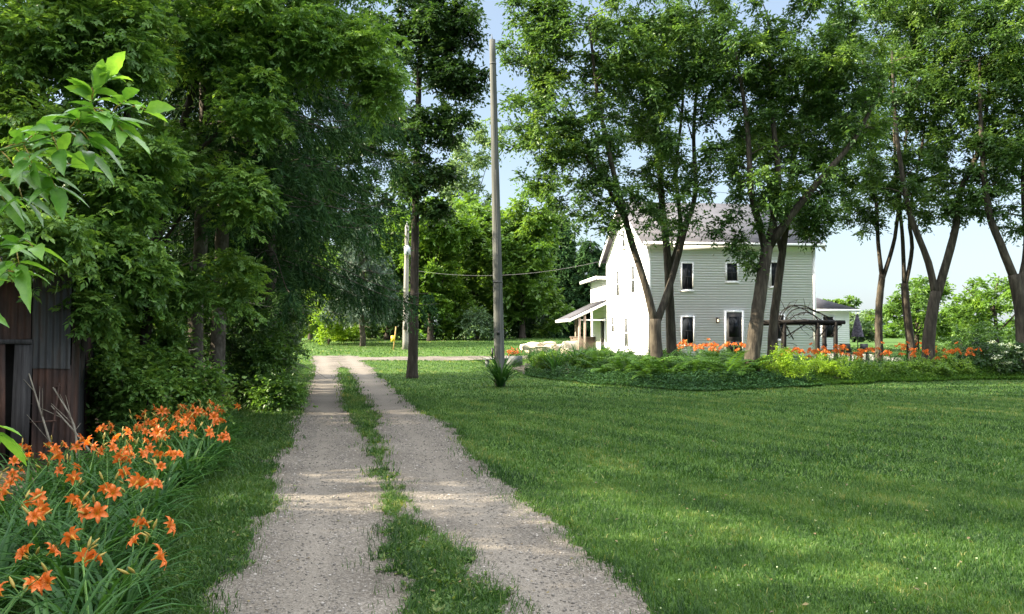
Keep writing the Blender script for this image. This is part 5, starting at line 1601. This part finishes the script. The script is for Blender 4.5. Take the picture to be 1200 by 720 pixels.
for (px, py, D, w, hgt, lab) in ((622, 411, 40, .55, .34, 'reddish tan stone block at the left end of the stone row'), (634, 410, 40.3, .62, .36, 'tan stone block second in the stone row'), (629, 404.5, 40.8, .9, .28, 'long flat stone slab topping the left of the stone row'),
                             (645, 409, 40.5, .66, .42, 'pale stone block in the middle of the stone row'), (643, 403.5, 40.9, .8, .25, 'flat pale stone on the middle blocks'), (656, 408, 40.8, .62, .4, 'pale stone block right of the middle'),
                             (668, 406, 41, .8, .55, 'large sunlit stone block near the porch'), (662, 411.5, 40, .5, .3, 'small stone block in front of the large sunlit one'), (615, 407, 39.5, .6, .3, 'flat stone lying at the left end beside the planter')):
    q = W(px, py, D); mb = MB(); q[2] = max(q[2], Hf(q[0], q[1]) + hgt / 2 - .05)
    rock(mb, (0, 0, 0), (w, w * .75, hgt)); o = mb.build('stone_block', M['stone']); o.location = q; tag(o, lab, 'stone', 'limestone blocks by the porch')
q = W(576, 421, 34.5); z = Hf(q[0], q[1])
e = empty('plank_bench', (q[0], q[1], z), 'low grey plank bench behind the tall bare pole', 'bench', rz=.15)
mb = MB(); mb.box((-.36, -.3, .34), (.72, .3, .41)); mb.build('seat', M['slab'], e)
for xx in (-.26, .52):
    mb = MB(); mb.box((xx, -.24, -.02), (xx + .12, .24, .338)); mb.build('leg', M['slab'], e)
q = W(603, 420, 35.5); z = Hf(q[0], q[1])
e = empty('planter_box', (q[0], q[1], z), 'grey wooden planter box with red flowers right of the tall bare pole', 'planter', rz=.1)
mb = MB(); mb.box((-.34, -.26, 0), (.34, -.225, .46)); mb.box((-.34, .225, 0), (.34, .26, .46)); mb.box((-.34, -.223, 0), (-.30, .223, .46)); mb.box((.30, -.223, 0), (.34, .223, .46)); mb.box((-.298, -.223, .02), (.298, .223, .40)); mb.build('box', M['slab'], e)
mb = MB(); P = rng.normal(size=(170, 3)) * (.15, .12, .09) + (-.08, 0, .52); leaf_quads(mb, P, unit(170), unit(170), .08, .045, rng.random(170)); mb.build('foliage', M['fern'], e)
mb = MB(); P = rng.normal(size=(110, 3)) * (.15, .12, .08) + (-.1, -.03, .62); leaf_quads(mb, P, unit(110), unit(110), .06, .05, rng.random(110)); mb.build('blossom', M['petal_red'], e)

# ------------------------------------------------------------------ rusty shed
sx0, sy0 = -5.57, 9.7
sz0 = Hf(sx0, sy0)
shed = empty('shed', (sx0, sy0, sz0), 'old shed clad in rusty corrugated sheets at the left edge', 'shed', rz=math.radians(24))


def corr(mb, x0, x1, z0, z1, y, amp=.011, pitch=.076, warp=.015):
    n = max(4, int((x1 - x0) / pitch * 8)); xs = np.linspace(x0, x1, n + 1); zs = np.linspace(z0, z1, 6)
    X, Z = np.meshgrid(xs, zs); Y = y + amp * np.sin(X / pitch * 2 * PI) + warp * (fbm(X * 2 + y * 7, Z * 2, 3) - .5)
    Z = Z + np.where(Z == z0, .02 * (vnoise(X * 3, X * 0, 8) - .5), 0)
    V = np.stack([X, Y, Z], -1).reshape(-1, 3); nx = n + 1
    i = np.arange(5 * n); r, c = i // n, i % n; a = r * nx + c
    mb.add(V, None, np.stack([a, a + 1, a + nx + 1, a + nx], -1))


for (x0, x1, z0, z1, y, mt) in ((-.42, .0, 1.18, 2.36, 0, 'galv'), (-.40, .01, .0, 1.22, .015, 'rust'), (-.88, -.43, 1.55, 2.36, -.01, 'rust'), (-1.62, -.89, 1.52, 2.36, .0, 'rust'), (-2.6, -1.63, 1.55, 2.36, -.008, 'galv')):
    mb = MB(); corr(mb, x0, x1, z0, z1, y); mb.build('cladding_sheet', M[mt], shed, True)
mb = MB()
for k, (y0, y1) in enumerate(((0.05, .8), (.81, 1.6), (1.61, 2.4), (2.41, 3.4))):
    b2 = MB(); corr(b2, y0, y1, 0, 2.34, 0)
    b2.V = [np.stack([.02 + v[:, 1], v[:, 0], v[:, 2]], -1) for v in b2.V]; b2.build('cladding_sheet', M['galv' if k % 2 else 'rust'], shed, True)
mb = MB(); mb.box((-2.6, .30, 0), (-.05, 3.3, 2.28)); mb.build('interior_shade', M['shed_shade'], shed)  # solid near-black box stands in for the shade inside the open shed
mb = MB(); mb.box((-.62, -.05, 0), (-.43, -.015, 1.53), Matrix.Rotation(.02, 4, 'Y')); mb.build('door_board', M['plank'], shed)
mb = MB(); mb.box((-.72, -.06, 0), (-.66, -.02, 1.52), Matrix.Rotation(-.02, 4, 'Y')); mb.build('jamb', M['rust'], shed)
mb = MB(); mb.box((-2.6, -.07, 1.49), (-.41, -.015, 1.545)); mb.build('lintel', M['plank'], shed)
for (y0, y1) in ((-.35, 1.2), (1.15, 3.6)):
    b2 = MB(); corr(b2, -2.7, .12, y0, y1, 0)
    b2.V = [np.stack([v[:, 0], v[:, 2], 2.40 + v[:, 1] + (.18 * v[:, 2]) + (.012 if y0 > 0 else 0)], -1) for v in b2.V]; b2.build('roof_sheet', M['galv'], shed, True)
# rusty rod frame leaning on the shed
fr = empty('rod_frame', (sx0 - .22, sy0 - .18, sz0), 'rusty iron rod frame leaning against the shed corner', 'frame', rz=.05)
for (a, b_) in (((-.16, -.12, 0), (-.22, .13, .98)), ((.14, -.12, 0), (.12, .13, 1.0)), ((-.22, .125, .93), (.14, .125, .96)), ((-.19, 0, .52), (.16, 0, .54))):
    mb = MB(); mb.tube([np.array(a, float), np.array(b_, float)], .011, 6); mb.build('rod', M['rust'], fr, True)
# dead sticks beside the shed
for k, (a, b_, lab) in enumerate((((-5.5, 9.35, .02), (-6.0, 9.5, 1.25), 'long dry stick leaning on the shed corner'), ((-5.3, 9.4, .02), (-5.72, 9.6, .95), 'shorter dry stick leaning beside the long one'), ((-5.1, 9.55, .02), (-5.75, 9.62, .72), 'low dry stick slanting across the foot of the shed'))):
    a = np.array(a); b_ = np.array(b_); mb = MB(); Q = smooth_path([a, (a + b_) / 2 + rng.normal(size=3) * .05, b_], .15); mb.tube(Q - a, np.linspace(.016, .007, len(Q)), 5)
    for q in range(4):
        i = int(len(Q) * (.3 + .15 * q)); d = (b_ - a) * .22 + rng.normal(size=3) * .12; mb.tube([Q[min(i, len(Q) - 1)] - a, Q[min(i, len(Q) - 1)] - a + d], [.006, .002], 4)
    o = mb.build('dry_stick', M['deadwood'], None, True); o.location = a; tag(o, lab, 'stick', 'dry sticks by the shed')

# ------------------------------------------------------------------ light, sky, camera
EL, AZ = math.radians(27), math.radians(-4)
to_sun = Vector((-math.cos(EL) * math.cos(AZ), math.cos(EL) * math.sin(AZ), math.sin(EL)))
sd = bpy.data.lights.new('sun', 'SUN'); sd.energy = 24; sd.angle = math.radians(.55); sd.color = (1, .88, .66)
so = bpy.data.objects.new('sun', sd); COL.objects.link(so); so.rotation_euler = to_sun.to_track_quat('Z', 'Y').to_euler(); so.location = (-30, 5, 30)
wd = bpy.data.worlds.new('World'); scene.world = wd; wd.use_nodes = True
nt = wd.node_tree; nt.nodes.clear()
sky = nt.nodes.new('ShaderNodeTexSky'); sky.sky_type = 'NISHITA'; sky.sun_disc = False
sky.sun_elevation = EL; sky.sun_rotation = math.radians(270 - 4); sky.air_density = 1.0; sky.dust_density = 1.6; sky.ozone_density = 1.0
bg = nt.nodes.new('ShaderNodeBackground')
# hazy summer sky: the blue of the sky texture, milky near the horizon, with extra brightness added high overhead, out of view, to fill the shade
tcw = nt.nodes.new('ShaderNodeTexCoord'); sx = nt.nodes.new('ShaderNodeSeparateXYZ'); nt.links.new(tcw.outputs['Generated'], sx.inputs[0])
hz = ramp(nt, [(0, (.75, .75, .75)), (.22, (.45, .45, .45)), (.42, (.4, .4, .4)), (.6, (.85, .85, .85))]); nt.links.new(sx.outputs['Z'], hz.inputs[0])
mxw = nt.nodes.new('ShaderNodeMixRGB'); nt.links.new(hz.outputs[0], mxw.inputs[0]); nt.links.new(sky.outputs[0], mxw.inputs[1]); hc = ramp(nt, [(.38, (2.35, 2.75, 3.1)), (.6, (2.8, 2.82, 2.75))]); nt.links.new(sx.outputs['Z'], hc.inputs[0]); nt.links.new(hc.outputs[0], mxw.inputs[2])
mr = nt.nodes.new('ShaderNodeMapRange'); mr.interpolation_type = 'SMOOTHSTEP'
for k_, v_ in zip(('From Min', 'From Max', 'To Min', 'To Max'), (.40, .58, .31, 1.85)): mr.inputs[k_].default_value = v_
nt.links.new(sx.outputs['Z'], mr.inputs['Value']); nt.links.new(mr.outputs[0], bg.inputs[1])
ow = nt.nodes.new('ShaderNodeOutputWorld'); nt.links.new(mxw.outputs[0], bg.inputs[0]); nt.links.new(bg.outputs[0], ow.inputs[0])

cd = bpy.data.cameras.new('camera'); cam = bpy.data.objects.new('camera', cd); COL.objects.link(cam)
cd.sensor_width = 36; cd.lens = 36 * F / 1200; cd.clip_start = .05; cd.clip_end = 3000
cam.location = (0, 0, CAMZ); cam.rotation_euler = (PI / 2 + PITCH, 0, 0)
scene.camera = cam
scene.view_settings.view_transform = 'Standard'; scene.view_settings.look = 'None'; scene.view_settings.exposure = 0
cy = scene.cycles
cy.max_bounces = 8; cy.diffuse_bounces = 6; cy.glossy_bounces = 2; cy.transmission_bounces = 4; cy.transparent_max_bounces = 4
cy.caustics_reflective = False; cy.caustics_refractive = False
